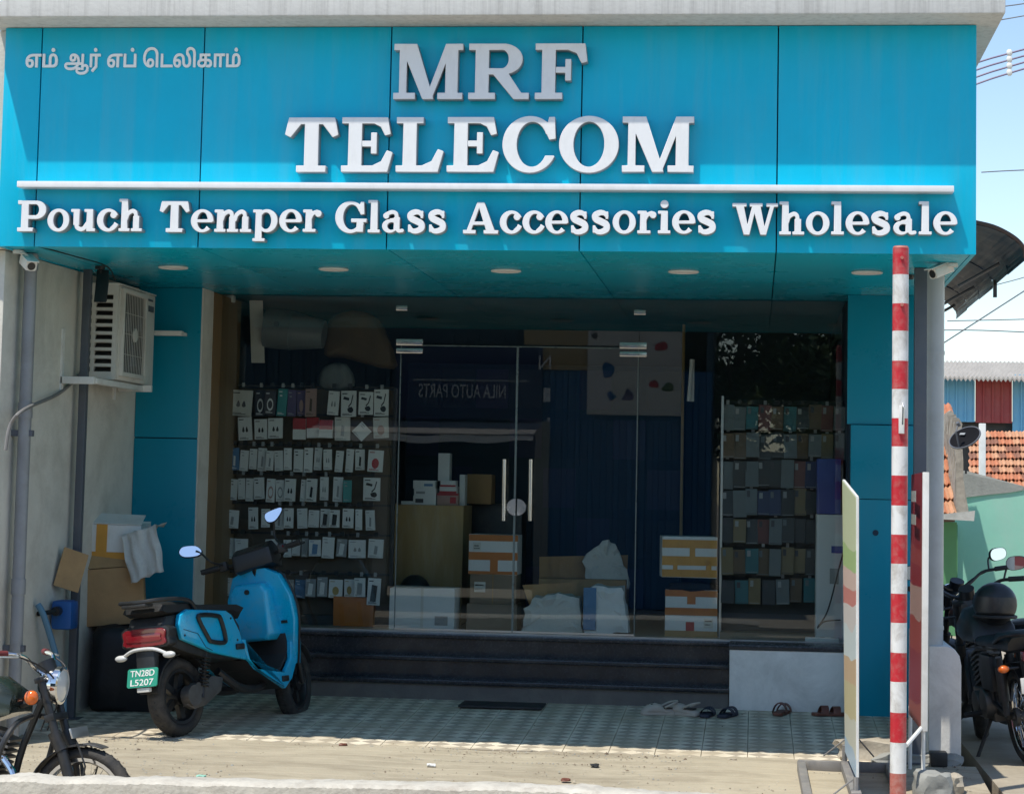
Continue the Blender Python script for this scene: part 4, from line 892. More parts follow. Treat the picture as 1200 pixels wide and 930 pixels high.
# ---------------------------------------------------------------- motorcycles
def motorcycle(label, loc, head, lean, steer, paint='black', group=None, plate=True, lamp='chrome', leg_guard=False, grips='matt', tint='mirror', mirrors=True):
    t = thing('motorcycle', label, 'motorcycle', loc, (R(lean), 0, head), group)
    def q(mb, name, m, parent=None, **k): return mb.build(name, M[m], parent or t, local=True, **k)
    RR = .31; wb = 1.38
    wheel(t, (0, 0, RR), RR, .11, .235, 'spoke')
    S = Matrix.Translation((1.17, 0, .9)) @ Matrix.Rotation(R(steer), 4, 'Z') @ Matrix.Translation((-1.17, 0, -.9))
    c = S @ Vector((wb, 0, RR)); wheel(t, c, RR, .095, .24, 'spoke', lean=R(steer))
    # fork
    for s in (-.085, .085):
        b = MB(); b.cyl(S @ Vector((wb, s, RR - .03)), S @ Vector((1.27, s, .60)), .032, n=12); b.cyl(S @ Vector((1.27, s, .60)), S @ Vector((1.215, s, .70)), .038, n=12); q(b, 'fork_leg', 'metal_d', smooth=True)
        b = MB(); b.cyl(S @ Vector((1.23, s, .68)), S @ Vector((1.115, s, 1.0)), .024, n=12); q(b, 'fork_tube', 'black', smooth=True)
    b = MB(); b.box(-.03, .03, -.11, .11, -.015, .015, S @ T((1.115, 0, .99), (0, R(-20), 0))); q(b, 'fork_yoke', 'black', bevel=.006)
    b = MB(); b.box(-.03, .03, -.11, .11, -.02, .02, S @ T((1.19, 0, .78), (0, R(-20), 0))); q(b, 'fork_yoke', 'black', bevel=.006)
    ar = lambda r, a0, a1, n: [(wb + r * math.cos(a0 + (a1 - a0) * k / n), RR + r * math.sin(a0 + (a1 - a0) * k / n)) for k in range(n + 1)]
    b = MB()
    for y0, y1, r in ((-.072, -.04, .317), (-.04, .04, .322), (.04, .072, .317)): b.prism(ar(r, R(86), R(178), 14) + ar(r + .007, R(178), R(86), 14), 'y', y0, y1, m=S)
    q(b, 'front_fender', 'metal_d', bevel=.002)
    b = MB(); b.prism(ar(.324, R(70), R(90), 5) + ar(.334, R(90), R(69), 5), 'y', -.055, .055, m=S); q(b, 'fender_tip', 'engine', bevel=.003)
    for s in (-.1, .1):
        b = MB(); b.tube([S @ Vector(p) for p in ((wb, s * .9, RR), (1.42, s, .52), (1.36, s * .9, .65))], .006, n=6); q(b, 'fender_stay', 'metal_d')
    # headlamp and indicators
    hc = S @ T((1.185, 0, .96), (0, R(92), 0))
    b = MB(); b.lathe([(.0, -.11), (.05, -.10), (.085, -.06), (.102, 0), (.102, .02), (.0, .02)], hc, 24); hl = q(b, 'headlamp', 'metal_d' if lamp != 'chrome' else 'chrome', smooth=True)
    b = MB(); b.lathe([(.108, .0), (.108, .03), (.094, .036), (.094, .0), (.108, .0)], hc, 28); q(b, 'lamp_ring', 'chrome', hl, smooth=True)
    b = MB(); b.lathe([(.0, .05), (.05, .046), (.093, .03), (.093, .024), (.0, .024)], hc, 24); q(b, 'lamp_lens', 'clearlens', hl, smooth=True)
    for s in (-1, 1):
        b = MB(); b.cyl(S @ Vector((1.10, s * .10, .90)), S @ Vector((1.11, s * .20, .895)), .010, n=8); ind = q(b, 'indicator', 'black')
        b = MB(); b.ball(S @ Vector((1.12, s * .215, .895)), (.042, .032, .042)); q(b, 'indicator_lens', 'orangelens', ind, smooth=True)
        b = MB(); b.cyl((-.30, s * .09, .66), (-.31, s * .17, .66), .009, n=8); ind = q(b, 'indicator', 'black')
        b = MB(); b.ball((-.315, s * .19, .66), (.03, .038, .026)); q(b, 'indicator_lens', 'orangelens', ind, smooth=True)
    if plate:
        b = MB(); b.box(-.006, .006, -.13, .13, -.03, .03, S @ T((1.335, 0, .70), (0, R(-20), 0))); pb = q(b, 'front_plate', 'alu', bevel=.004)
    # bars
    for s in (-1, 1):
        b = MB(); b.tube([S @ Vector(p) for p in ((1.12, s * .03, 1.02), (1.10, s * .12, 1.05), (1.06, s * .22, 1.12), (.98, s * .30, 1.135))], .012, n=8, smooth=4); hb = q(b, 'handlebar', 'chrome' if lamp == 'chrome' else 'black', smooth=True)
        b = MB(); b.cyl(S @ Vector((.99, s * .295, 1.135)), S @ Vector((.93, s * .40, 1.135)), .0185, n=12); q(b, 'grip', grips, hb, smooth=True)
        b = MB(); b.tube([S @ Vector(p) for p in ((1.03, s * .25, 1.13), (1.06, s * .30, 1.12), (1.0, s * .41, 1.12))], .006, n=6, smooth=3); q(b, 'brake_lever', 'alu', hb)
        b = MB(); b.tube([S @ Vector(p) for p in ((1.04, s * .24, 1.12), (1.16, s * .17, 1.06), (1.20, s * .06, .95), (1.12, s * .05, .70))], .005, n=6, smooth=5); q(b, 'control_cable', 'blk_cable', hb)
        if mirrors:
            mc = S @ Vector((1.0, s * .36, 1.24)); mirror(t, [S @ Vector((1.02, s * .26, 1.13)), S @ Vector((1.05, s * .30, 1.22)), mc + Vector((.02, 0, -.02))], mc, S.to_3x3() @ Vector((-1, s * -.25, .05)), .065, .045, tint=tint)
    b = MB(); b.cyl(S @ Vector((1.13, 0, 1.03)), S @ Vector((1.10, 0, 1.09)), .055, n=18); q(b, 'speedometer', 'black', smooth=True)
    # frame, engine, tank, seat
    b = MB(); b.tube([(1.12, 0, .92), (1.0, 0, .62), (.88, 0, .28), (.5, 0, .22), (.3, 0, .32)], .022, n=8, smooth=4); b.tube([(1.10, 0, .88), (.75, 0, .78), (.35, 0, .72), (.0, 0, .74), (-.25, 0, .74)], .02, n=8, smooth=4)
    for s in (-.11, .11): b.tube([(.38, s, .70), (.32, s, .38), (.0, s * .95, RR)], .018, n=8)
    q(b, 'frame', 'black', smooth=True)
    tk = lambda y, k: [Vector((x, y, .78 + (z - .78) * k)) for x, z in ((.52, .76), (.56, .90), (.72, .99), (.86, .99), (.97, .92), (.97, .80), (.82, .74))]
    b = MB(); b.loft([tk(-.15, .55), tk(-.12, .9), tk(-.05, 1.03), tk(.05, 1.03), tk(.12, .9), tk(.15, .55)]); tnk = q(b, 'fuel_tank', paint, smooth=True, ang=60)
    b = MB(); b.cyl((.78, 0, .985), (.78, 0, 1.01), .035, n=14); q(b, 'fuel_cap', 'chrome', tnk, smooth=True)
    st = lambda y, k: [Vector((x, y, .77 + (z - .77) * k)) for x, z in ((-.28, .77), (.56, .74), (.58, .80), (.40, .82), (.12, .825), (.05, .865), (-.22, .88), (-.30, .85))]
    b = MB(); b.loft([st(-.14, .5), st(-.11, .95), st(0, 1.05), st(.11, .95), st(.14, .5)]); q(b, 'seat', 'seat', smooth=True, ang=60)
    b = MB(); b.tube([(.0, -.15, .80), (-.25, -.15, .86), (-.36, 0, .87), (-.25, .15, .86), (.0, .15, .80)], .012, n=8, smooth=4); q(b, 'grab_rail', 'black', smooth=True)
    b = MB(); b.box(.36, .86, -.11, .11, .24, .44); b.cyl((.44, -.16, .36), (.44, .16, .36), .10, n=20); b.cyl((.70, -.15, .34), (.70, .15, .34), .085, n=20); en = q(b, 'engine', 'engine', bevel=.012)
    for k in range(7):
        b = MB(); b.box(-.085, .085, -.085, .085, -.007, .007, T((.80 + .012 * k, 0, .47 + .032 * k), (0, R(18), 0))); q(b, 'cooling_fin', 'engine', en)
    b = MB(); b.cyl((.79, 0, .45), (.87, 0, .70), .06, n=16); q(b, 'cylinder', 'engine', en)
    b = MB(); b.tube([(.90, -.06, .55), (1.0, -.10, .40), (.80, -.15, .20), (.45, -.16, .22), (.2, -.17, .26)], .022, n=10, smooth=5); b.cyl((.2, -.17, .26), (-.30, -.19, .36), .05, .058, n=16); q(b, 'exhaust', 'chrome' if lamp == 'chrome' else 'metal_d', smooth=True)
    for s in (-1, 1):
        b = MB(); b.prism([(.16, .46), (.46, .46), (.50, .60), (.44, .70), (.18, .70)], 'y', s * .10, s * .15); q(b, 'side_cover', paint, bevel=.02)
        b = MB(); b.cyl((-.04, s * .13, RR + .02), (.0, s * .13, .70), .022, n=10); b.cyl((-.03, s * .13, .42), (-.005, s * .13, .64), .036, n=12); q(b, 'shock_absorber', 'metal_d', smooth=True)
        b = MB(); b.cyl((.50, s * .12, .30), (.50, s * .28, .29), .018, n=10); q(b, 'foot_peg', 'matt')
    b = MB(); b.box(-.01, .36, -.09, -.06, RR - .02, RR + .02); b.box(-.01, .36, .06, .09, RR - .02, RR + .02); q(b, 'swing_arm', 'black')
    ra_ = lambda r, a0, a1, n: [(r * math.cos(a0 + (a1 - a0) * k / n), RR + r * math.sin(a0 + (a1 - a0) * k / n)) for k in range(n + 1)]
    b = MB(); b.prism(ra_(.345, R(25), R(165), 14) + ra_(.353, R(165), R(25), 14), 'y', -.075, .075); q(b, 'rear_fender', 'black', bevel=.002)
    b = MB(); b.box(-.36, -.27, -.06, .06, .69, .76); tlm = q(b, 'tail_light', 'redlens', bevel=.012)
    b = MB(); b.box(-.395, -.385, -.11, .11, .50, .60); q(b, 'rear_plate', 'whitep', bevel=.004)
    b = MB(); b.prism([(-.30, .70), (-.24, .70), (-.33, .42), (-.385, .44)], 'y', -.06, .06); q(b, 'mud_flap', 'matt')
    if leg_guard:
        for s in (-1, 1):
            b = MB(); b.tube([(1.06, s * .05, .78), (1.06, s * .26, .74), (1.02, s * .34, .60), (.96, s * .30, .36), (.93, s * .06, .30)], .017, n=8, smooth=5); q(b, 'leg_guard', 'black', smooth=True)
    b = MB(); b.cyl((.42, .12, .26), (.34, .26, .03), .013, n=8); q(b, 'side_stand', 'metal_d')
    return t
fx = P(95, 935, 12.25)
hb_ = R(-7)
motorcycle('old motorcycle with chrome headlamp and orange indicator cut off by the left edge', (fx.x - 1.38 * math.cos(hb_), fx.y - 1.38 * math.sin(hb_), -.53), hb_, -3, 3, 'dgtank', None, True, 'chrome', True, 'redgrip', mirrors=False)

# ================================================================== RIGHT SIDE: alley with bikes
b = MB(); b.box(1.47, 14, 12.9, 40, -.70, -.115); structure(b.build('alley_ground', M['dust']))
gA = 'motorcycles parked in the alley'
bx = P(1190, 822, 14.75)
m1 = motorcycle('black motorcycle with a helmet on it, seen from behind at the right edge', (bx.x + .10, 14.75, -.115), R(99), -7, -12, 'black', gA, False, 'dark', False)
bx2 = P(1150, 800, 16.9)
m2 = motorcycle('dark motorcycle standing deeper in the alley just behind the pillar foot', (bx2.x + .33, 16.2, -.115), R(108), -9, 18, 'black', gA, False, 'dark', False)
hp = P(1166, 707, 15.3)
hm = thing('helmet', 'black full helmet resting on the nearer alley motorcycle', 'helmet', hp)
b = MB(); b.ball((0, 0, .0), (.15, .145, .145), 20, 14, T((0, 0, 0), (R(10), R(-12), 0))); b.build('shell', M['black'], hm, local=True, smooth=True)
b = MB(); b.loft([[Vector((.146 * math.cos(a) * k, .150 * math.sin(a) * k, z)) for a in [math.pi * (1.15 + .7 * i / 12) for i in range(13)]] for z, k in ((-.055, 1.0), (.0, 1.035), (.05, 1.0))], cap=False, closed=False); b.build('visor', M['metal_d'], hm, local=True, smooth=True)
b = MB(); b.tube([(.14 * math.cos(a), .135 * math.sin(a), -.085) for a in [2 * math.pi * i / 20 for i in range(20)]], .012, n=7, closed=True); b.build('rim_trim', M['matt'], hm, local=True, smooth=True)

# ================================================================== STRIPED POLE AND STANDING BOARDS
Yp = 12.62; xp = P(1054, 600, Yp).x
pole = thing('striped_pole', 'red and white striped steel pole standing at the road edge', 'pole', (xp, Yp, -.53))
zt = Z_(1055, 291, Yp)
yb = [291, 322, 356, 388, 423, 456, 490, 523, 557, 592, 626, 660, 695, 729, 764, 798, 834, 869, 905]
zs = [Z_(1054, v, Yp) for v in yb] + [-.17, -.35, -.53]
for i in range(len(zs) - 1):
    b = MB(); b.cyl((xp, Yp, zs[i + 1]), (xp, Yp, zs[i]), .0455, n=24, cap=i in (0, len(zs) - 2))
    b.build('band', M['redf'] if (i == 18) else M['red'] if i % 2 == 0 else M['polew'], pole, smooth=True)
b = MB(); b.cyl((xp, Yp, zt), (xp, Yp, zt + .012), .0465, .040, n=24); b.build('top_cap', M['redf'], pole, smooth=True)
a = P(1057, 475, Yp - .05); c = P(1056, 508, Yp - .05)
b = MB(); b.box(a.x - .018, a.x + .014, Yp - .062, Yp - .04, c.z, a.z); b.build('latch_plate', M['polew'], pole, bevel=.004)
b = MB(); b.tube([(a.x + .004, Yp - .06, a.z + .01), (a.x + .006, Yp - .08, a.z - .01), (a.x + .004, Yp - .08, c.z + .05)], .006, n=7); b.build('latch_pin', M['steel'], pole)
for py in (302, 357): q = P(1057, py, Yp - .045); b = MB(); b.cyl(q, q + Vector((0, -.012, 0)), .010, n=8); b.build('bolt', M['redf'], pole)

def printed(name, ramps, scale, axis=2, dist=1.5):
    m = bpy.data.materials.new(name); m.use_nodes = True; t = m.node_tree; N = t.nodes; L = t.links; b = N['Principled BSDF']
    tc = N.new('ShaderNodeTexCoord'); mp = N.new('ShaderNodeMapping'); mp.inputs['Scale'].default_value = scale; L.new(tc.outputs['Object'], mp.inputs[0])
    sx = N.new('ShaderNodeSeparateXYZ'); L.new(mp.outputs[0], sx.inputs[0]); nz = N.new('ShaderNodeTexNoise'); nz.inputs['Scale'].default_value = 2.2; L.new(mp.outputs[0], nz.inputs[0])
    ma = N.new('ShaderNodeMath'); ma.operation = 'MULTIPLY_ADD'; ma.inputs[1].default_value = dist; L.new(nz.outputs[0], ma.inputs[0]); L.new(sx.outputs[axis], ma.inputs[2])
    cr = N.new('ShaderNodeValToRGB'); cr.color_ramp.interpolation = 'CONSTANT'; e = cr.color_ramp.elements
    while len(e) < len(ramps): e.new(.5)
    for k, (p, c) in enumerate(ramps): e[k].position = p; e[k].color = (*c, 1)
    L.new(ma.outputs[0], cr.inputs[0]); L.new(cr.outputs[0], b.inputs['Base Color']); b.inputs['Roughness'].default_value = .4
    return m
pA_ = printed('board_print', [(0, (.55, .60, .62)), (.14, (.40, .52, .62)), (.24, (.62, .60, .48)), (.34, (.58, .50, .28)), (.46, (.60, .42, .25)), (.55, (.62, .68, .66)), (.64, (.66, .60, .55)), (.70, (.62, .24, .20)), (.76, (.68, .50, .42)), (.84, (.42, .55, .24)), (.93, (.62, .66, .42))], (1, .25, .58), 2, .22)
n0, n1, f0, f1 = P(1003, 910, 13.0), P(1003, 583, 13.0), P(990, 880, 13.95), P(987, 563, 13.95)
bd = thing('display_board', 'tall colourful standee board seen edge-on in a metal floor frame', 'sign board', (n0.x, 13.5, gz(13.5)))
th = Vector((.018, 0, 0))
b = MB(); b.loft([[p for p in (n0, n1, f1, f0)], [p + th for p in (n0, n1, f1, f0)]]); b.build('board', pA_, bd)
for p0, p1 in ((n0, n1), (n1, f1), (f1, f0)):
    b = MB(); b.tube([p0 + th * .5, p1 + th * .5], .0105, n=4); b.build('edge_trim', M['whitep'], bd)
x0, x1 = P(935, 890, 14.0).x, P(1046, 892, 14.0).x
def rail(a, c, w, h, nm='frame_rail'):
    a = Vector(a); c = Vector(c); d = (c - a).normalized(); s = Vector((d.y, -d.x, 0)) * w / 2; u = Vector((0, 0, h))
    b = MB(); b.loft([[a - s, a + s, a + s + u, a - s + u], [c - s, c + s, c + s + u, c - s + u]]); return b.build(nm, M['frame'], bd, bevel=.003)
M['frame'] = mat('worn_grey_frame', (0.22, 0.21, 0.20), 0.6, .2, var=0.15, dirt=(.42, .38, .32), dirt_amt=.5, dirt_scale=8)
rail((x0, 14.0, gz(14.0)), (x1, 14.0, gz(14.0)), .05, .06); rail((x0 + .02, 13.97, gz(13.97)), (x0 + .035, 12.85, gz(12.85)), .05, .06)
rail((x1 - .02, 13.97, gz(13.97)), (x1 - .02, 12.85, gz(12.85)), .05, .06); rail((x0 + .035, 12.86, gz(12.86)), (x1, 12.86, gz(12.86)), .05, .06)
rail((n0.x - .02, 13.97, gz(13.97) + .02), (n0.x - .0, 12.9, gz(12.9) + .02), .06, .05)
for p, q in (((n0.x, 13.0, n0.z), (n0.x, 12.98, gz(12.9))), ((f0.x, 13.95, f0.z + .04), (f0.x, 13.98, gz(13.97)))):
    b = MB(); b.cyl(p, q, .016, n=8); b.build('leg', M['frame'], bd)
for p, q in ((P(990, 866, 13.95), (P(965, 885, 14.0))), (P(1004, 863, 13.9), P(1024, 886, 14.0)), (P(1000, 912, 13.0), P(977, 930, 12.88))):
    b = MB(); b.cyl(p, q, .005, n=6); b.build('stay_wire', M['frame'], bd)
pB_ = printed('red_board_print', [(0, (.50, .50, .40)), (.10, (.55, .40, .12)), (.20, (.36, .10, .08)), (.34, (.28, .04, .05)), (.52, (.34, .07, .06)), (.62, (.42, .28, .25)), (.72, (.27, .03, .04)), (.80, (.33, .06, .06)), (.87, (.26, .03, .04))], (1, .3, .56), 2, .16)
n0, n1, f0, f1 = P(1080, 856, 13.35), P(1082, 553, 13.35), P(1065, 836, 14.15), P(1068, 556, 14.15)
rb = thing('red_standee', 'narrow dark red standee board behind the striped pole', 'sign board', (n0.x, 13.7, gz(13.7)))
th = Vector((.055, 0, 0))
b = MB(); b.loft([[p for p in (n0, n1, f1, f0)], [p + th * .3 for p in (n0, n1, f1, f0)]]); b.build('board', pB_, rb)
b = MB(); b.loft([[p + Vector((d.x, d.y, 0)) for d in (Vector((-.004, -.02)), Vector((.034, -.02)), Vector((.034, .02)), Vector((-.004, .02)))] for p in (n0, n1)]); b.build('edge_trim', M['whitep'], rb, bevel=.004)
for k, (pa, pb) in enumerate(((575, 588), (602, 615))):
    q0, q1 = P(1071, pa, 13.98), P(1080, pb, 13.5)
    b = MB(); b.box(n0.x - .022 - .01, n0.x - .018 - .01, 13.5, 13.85, q1.z, q0.z); b.build('printed_patch', M['cement'], rb)
for p, q in ((n0 + Vector((.01, 0, .05)), Vector((n0.x + .01, 13.34, gz(13.34)))), (f0 + Vector((.01, 0, .05)), Vector((f0.x + .01, 14.16, gz(14.16)))), (n0 + Vector((0, 0, .02)), P(1062, 873, 13.1))):
    b = MB(); b.cyl(p, q, .012, n=8); b.build('leg', M['whitep'], rb)

# ================================================================== STACK BY THE LEFT WALL
sk = MB(); ring = [(-4.72, 15.42), (-4.45, 15.40), (-4.13, 15.46), (-4.10, 15.80), (-4.14, 16.2), (-4.45, 16.25), (-4.70, 16.2)]
rg = smooth2(ring, 4); rows = []
for z, k in ((gz(15.5), .90), (gz(15.5) + .04, .97), (.15, 1.0), (.32, .98), (.48, .97), (.545, .90), (.56, .6), (.56, .1)):
    rows.append([Vector((-4.42 + (x + 4.42) * k + random.uniform(-.018, .018), 15.83 + (y - 15.83) * k + random.uniform(-.018, .018), z + random.uniform(-.012, .012) * (z > .1))) for x, y in rg])
sk.loft(rows); tag(sk.build('black_sack', M['sack'], smooth=True, ang=70), 'big black wrapped bundle under the cartons by the left wall', 'bundle')
def carton(name, label, c, size, rot, m, flaps=True, tape=None, group=None):
    t = thing(name, label, 'box', c, tuple(R(a) for a in rot), group); sx, sy, sz = size
    b = MB(); b.box(-sx / 2, sx / 2, -sy / 2, sy / 2, 0, sz); b.build('carton_body', M[m], t, local=True, bevel=.006, jitter=.003)
    if flaps:
        for s in (-1, 1):
            b = MB(); b.box(-sx / 2, sx / 2, 0, sy * .46, -.003, .003, T((0, s * sy / 2, sz + .006), (R(20 * -s if flaps == 1 else -50 * s), 0, R(180) if s > 0 else 0))); b.build('flap', M[m], t, local=True, jitter=.004)
    for f, mm in (tape or []):
        b = MB()
        for q in f: b.box(*q)
        b.build('tape', M[mm], t, local=True)
    return t
c0 = P(123, 741, 15.62)
carton('brown_carton', 'open brown cardboard carton tilted on the black bundle', (c0.x - .045, 15.76, .565), (.60, .46, .41), (3, -5, 14), 'card', 2)
c1 = P(122, 664, 15.70)
carton('white_carton', 'white carton with orange tape on top of the brown carton by the wall', (c1.x + .01, 15.78, 1.015), (.53, .42, .27), (2, 1, 6), 'whitep', 1,
       [([(-.251, .251, -.215, -.2105, .0, .075)], 'yellow'), ([(-.06, .02, -.2155, -.2108, .0751, .27), (-.06, .02, -.214, .0, .2705, .274)], 'yellow'), ([(.2505, .254, -.21, .21, .0, .07)], 'yellow')])
b = MB(); fl = P(80, 668, 14.8)
b.box(-.09, .09, -.006, .006, -.14, .14, T((fl.x - .0, 14.86, fl.z), (R(-15), R(18), R(28)))); tag(b.build('cardboard_sheet', M['card'], jitter=.004), 'loose brown cardboard flap leaning on the wall behind the grey post', 'cardboard')
# crumpled cloth over the right end of the white carton
cl = MB(); nu, nv = 14, 16; q00, q10, q01, q11 = P(142, 627, 15.52), P(184, 614, 15.52), P(152, 684, 15.46), P(192, 668, 15.46)
def cgrid(off):
    V_ = []
    for j in range(nv + 1):
        r_ = []
        for i in range(nu + 1):
            u, v = i / nu, j / nv; p = q00.lerp(q10, u).lerp(q01.lerp(q11, u), v)
            p += Vector((.006 * math.sin(v * 9 + u * 3), .018 * math.sin(u * 11 + v * 2) + .012 * math.sin(u * 23 - v * 4) + off, .008 * math.sin(u * 17 + 1) * v)); r_.append(p)
        V_.append(r_)
    return V_
ga, gb2 = cgrid(0), cgrid(.008)
# over the top of the carton too
top_ = [[p + Vector((.0, .02 + .17 * k, .012 * math.sin(i * 1.7 + k * 2))) for i, p in enumerate(ga[0])] for k in (1.6, .8, .2)]
allr = top_ + ga
Vv = [[cl.bm.verts.new(p) for p in r_] for r_ in allr]; Vb = [[cl.bm.verts.new(p + Vector((0, .007, -.003))) for p in r_] for r_ in allr]
for A, Bq, fl_ in ((Vv, None, 0), (Vb, None, 1)):
    for a_, b_ in zip(A[:-1], A[1:]):
        for i in range(nu): cl._f([a_[i], a_[i + 1], b_[i + 1], b_[i]])
for k in (0, -1):
    for i in range(nu): cl._f([Vv[k][i], Vv[k][i + 1], Vb[k][i + 1], Vb[k][i]])
for k in (0, -1):
    for a_, b_, c_, d_ in zip(Vv[:-1], Vv[1:], Vb[:-1], Vb[1:]): cl._f([a_[k], b_[k], d_[k], c_[k]])
tag(cl.build('cloth', M['cloth'], smooth=True, ang=80), 'frayed white cloth hanging over the right end of the white carton', 'cloth')
# blue can and hose
qc = P(66, 738, 14.9)
qc = P(70, 738, 14.7); cx_ = qc.x
can = thing('blue_can', 'blue plastic can on the left wall behind the grey post', 'can', (cx_, 14.8, qc.z))
b = MB(); b.box(-.075, .075, -.085, .085, 0, .20, T((cx_, 14.8, qc.z))); b.build('can_body', M['bluecan'], can, bevel=.03)
b = MB(); b.cyl((cx_ - .02, 14.714, qc.z + .13), (cx_ - .02, 14.65, qc.z + .13), .032, n=14); b.cyl((cx_ - .02, 14.67, qc.z + .13), (cx_ - .09, 14.5, qc.z + .12), .016, n=10); b.build('valve', M['black'], can, smooth=True)
q = [P(44, 708, 14.45), P(50, 718, 14.45), P(58, 742, 14.48), P(66, 770, 14.5), P(73, 800, 14.52), P(75, 846, 14.55)]
b = MB(); b.tube([Vector((max(p.x, wx(p.y) + .03), p.y, p.z)) for p in q], .022, n=10, smooth=5); tag(b.build('blue_hose', mat('pale_blue_hose', (.10, .22, .33), .5), smooth=True), 'pale blue hose running down the left wall from the blue can', 'hose')

# ================================================================== FOOTWEAR, MAT, RUBBLE
def sole(L_, W_): return smooth2([(-L_ / 2, 0), (-L_ * .46, W_ * .38), (-L_ * .2, W_ * .40), (L_ * .15, W_ * .46), (L_ * .38, W_ * .44), (L_ / 2, .05 * W_), (L_ * .4, -W_ * .40), (L_ * .1, -W_ * .42), (-L_ * .25, -W_ * .36), (-L_ * .45, -W_ * .34)], 3)
def sandal(label, px, py, Y, ang, m, cat='sandal', straps=((.05, .055), (-.06, .05)), group=None, roll=0):
    q = P(px, py, Y); t = thing('sandal', label, cat, (q.x, Y, gz(Y) + .002), (R(roll), 0, R(ang)), group)
    b = MB(); b.prism(sole(.26, .10), 'z', 0, .022); b.build('sole', M[m], t, local=True, bevel=.004)
    for sx_, h in straps:
        b = MB(); rr_ = [[Vector((sx_ + dx + .012 * math.sin(a), .052 * math.cos(a), .012 + (h) * math.sin(a) * k)) for a in [math.pi * i / 12 for i in range(13)]] for dx, k in ((-.028, .96), (-.026, 1.03), (.026, 1.03), (.028, .96))]
        b.loft(rr_, cap=False, closed=False); b.loft(list(reversed([[p + Vector((0, 0, -.004)) for p in r_] for r_ in rr_])), cap=False, closed=False); b.build('strap', M[m], t, local=True, smooth=True)
    return t
sandal('dark navy slipper beside the beige clog, left one of the pair', 829, 838, 16.12, 82, 'navy', 'slipper', ((.05, .05), (-.02, .045)))
sandal('dark navy slipper nearest the white plinth, right one of the pair', 853, 837, 16.13, 70, 'navy', 'slipper', ((.05, .055), (-.02, .05)))
sandal('brown leather sandal standing alone before the white plinth', 916, 826, 16.33, 75, 'brownleather', 'sandal', ((.07, .06), (-.05, .075)))
sandal('brown leather sandal half hidden by the tall standee board', 972, 828, 16.33, 15, 'brownleather', 'sandal', ((.04, .055), (-.05, .06)))
def clog(label, px, py, Y, ang):
    q = P(px, py, Y); t = thing('clog', label, 'clog', (q.x, Y, gz(Y) + .002), (0, 0, R(ang)))
    prof = [(-.135, .012, .022), (-.125, .036, .036), (-.08, .046, .046), (-.035, .049, .050), (-.01, .050, .074), (.035, .052, .086), (.085, .052, .072), (.12, .038, .046), (.138, .012, .022)]
    b = MB(); b.loft([[Vector((x, w * math.cos(a), max(0.0, h * .5 + h * .5 * math.sin(a)))) for a in [2 * math.pi * k / 14 for k in range(14)]] for x, w, h in prof]); b.build('clog_upper', M['clog'], t, local=True, smooth=True, ang=60)
    b = MB(); b.prism(sole(.275, .108), 'z', -.001, .02); b.build('sole', M['clog'], t, local=True, bevel=.004)
    b = MB(); b.prism(smooth2([(-.10, -.03), (-.02, -.035), (-.005, 0), (-.02, .035), (-.10, .03)], 3), 'z', .044, .0535); b.build('foot_opening', M['metal_d'], t, local=True)
    b = MB(); b.tube([(-.03, -.052, .055), (-.10, -.05, .085), (-.14, 0, .095), (-.10, .05, .085), (-.03, .052, .055)], .008, n=6, smooth=4); b.build('heel_strap', M['clog'], t, local=True, smooth=True)
    for k in range(5):
        b = MB(); b.ball((.04 + .02 * (k % 3), -.02 + .02 * (k // 2), .082 - .006 * (k % 3)), .006, 8, 5); b.build('vent_hole', M['metal_d'], t, local=True)
clog('beige foam clog, left one of the pair by the steps', 772, 833, 16.12, 200); clog('beige foam clog, right one of the pair next to the navy slippers', 800, 832, 16.14, 150)
b = MB(); a = P(537, 830, 16.12); c = P(635, 831, 16.12); za = gz(16.1)
b.box(a.x, c.x, 16.10, 16.46, -.002, .014, T((0, 0, 0))); o = b.build('door_mat', M['matt'], bevel=.004); o.location.z = gz(16.2) + .008; o.rotation_euler.x = 0; tag(o, 'dark rubber door mat on the paving before the steps', 'mat')
def lump(name, label, c, size, m, cat, seed, n=3):
    random.seed(seed); bm = bmesh.new(); bmesh.ops.create_icosphere(bm, subdivisions=n, radius=1)
    from mathutils import noise as ns
    for v in bm.verts:
        d = 1 + .28 * ns.noise(v.co * 1.6 + Vector((seed, 0, 0))) + .14 * ns.noise(v.co * 4 + Vector((0, seed, 0)))
        v.co = Vector((max(-.8, min(.8, v.co.x)) * size[0], max(-.75, min(.75, v.co.y)) * size[1], max(-.55, min(.62, v.co.z)) * size[2])) * d
    me = bpy.data.meshes.new(name); bm.to_mesh(me); bm.free(); me.materials.append(M[m]); me.shade_smooth(); me.set_sharp_from_angle(angle=R(28))
    o = link(me, name); o.location = c
    return tag(o, label, cat)
q = P(1018, 868, 14.5); lump('concrete_chunk', 'rough broken concrete lump behind the standee frame', (q.x, 14.5, gz(14.5) + .05), (.26, .12, .11), 'rough_conc', 'rubble', 3)
q = P(1075, 878, 14.45); lump('concrete_chunk', 'flat broken concrete edge between the striped pole and the pillar foot', (q.x, 14.42, gz(14.42) + .015), (.32, .12, .07), 'cement', 'rubble', 5)
q = P(1098, 910, 13.35); lump('broken_stone', 'dark jagged stone lying in the shadow right of the striped pole', (q.x - .03, 13.3, gz(13.3) + .05), (.14, .16, .14), 'cement', 'stone', 9)
q = P(1113, 905, 13.45); lump('broken_stone', 'smaller broken stone at the forecourt edge right of the dark one', (q.x, 13.45, gz(13.45) + .04), (.09, .12, .10), 'rough_conc', 'stone', 11)
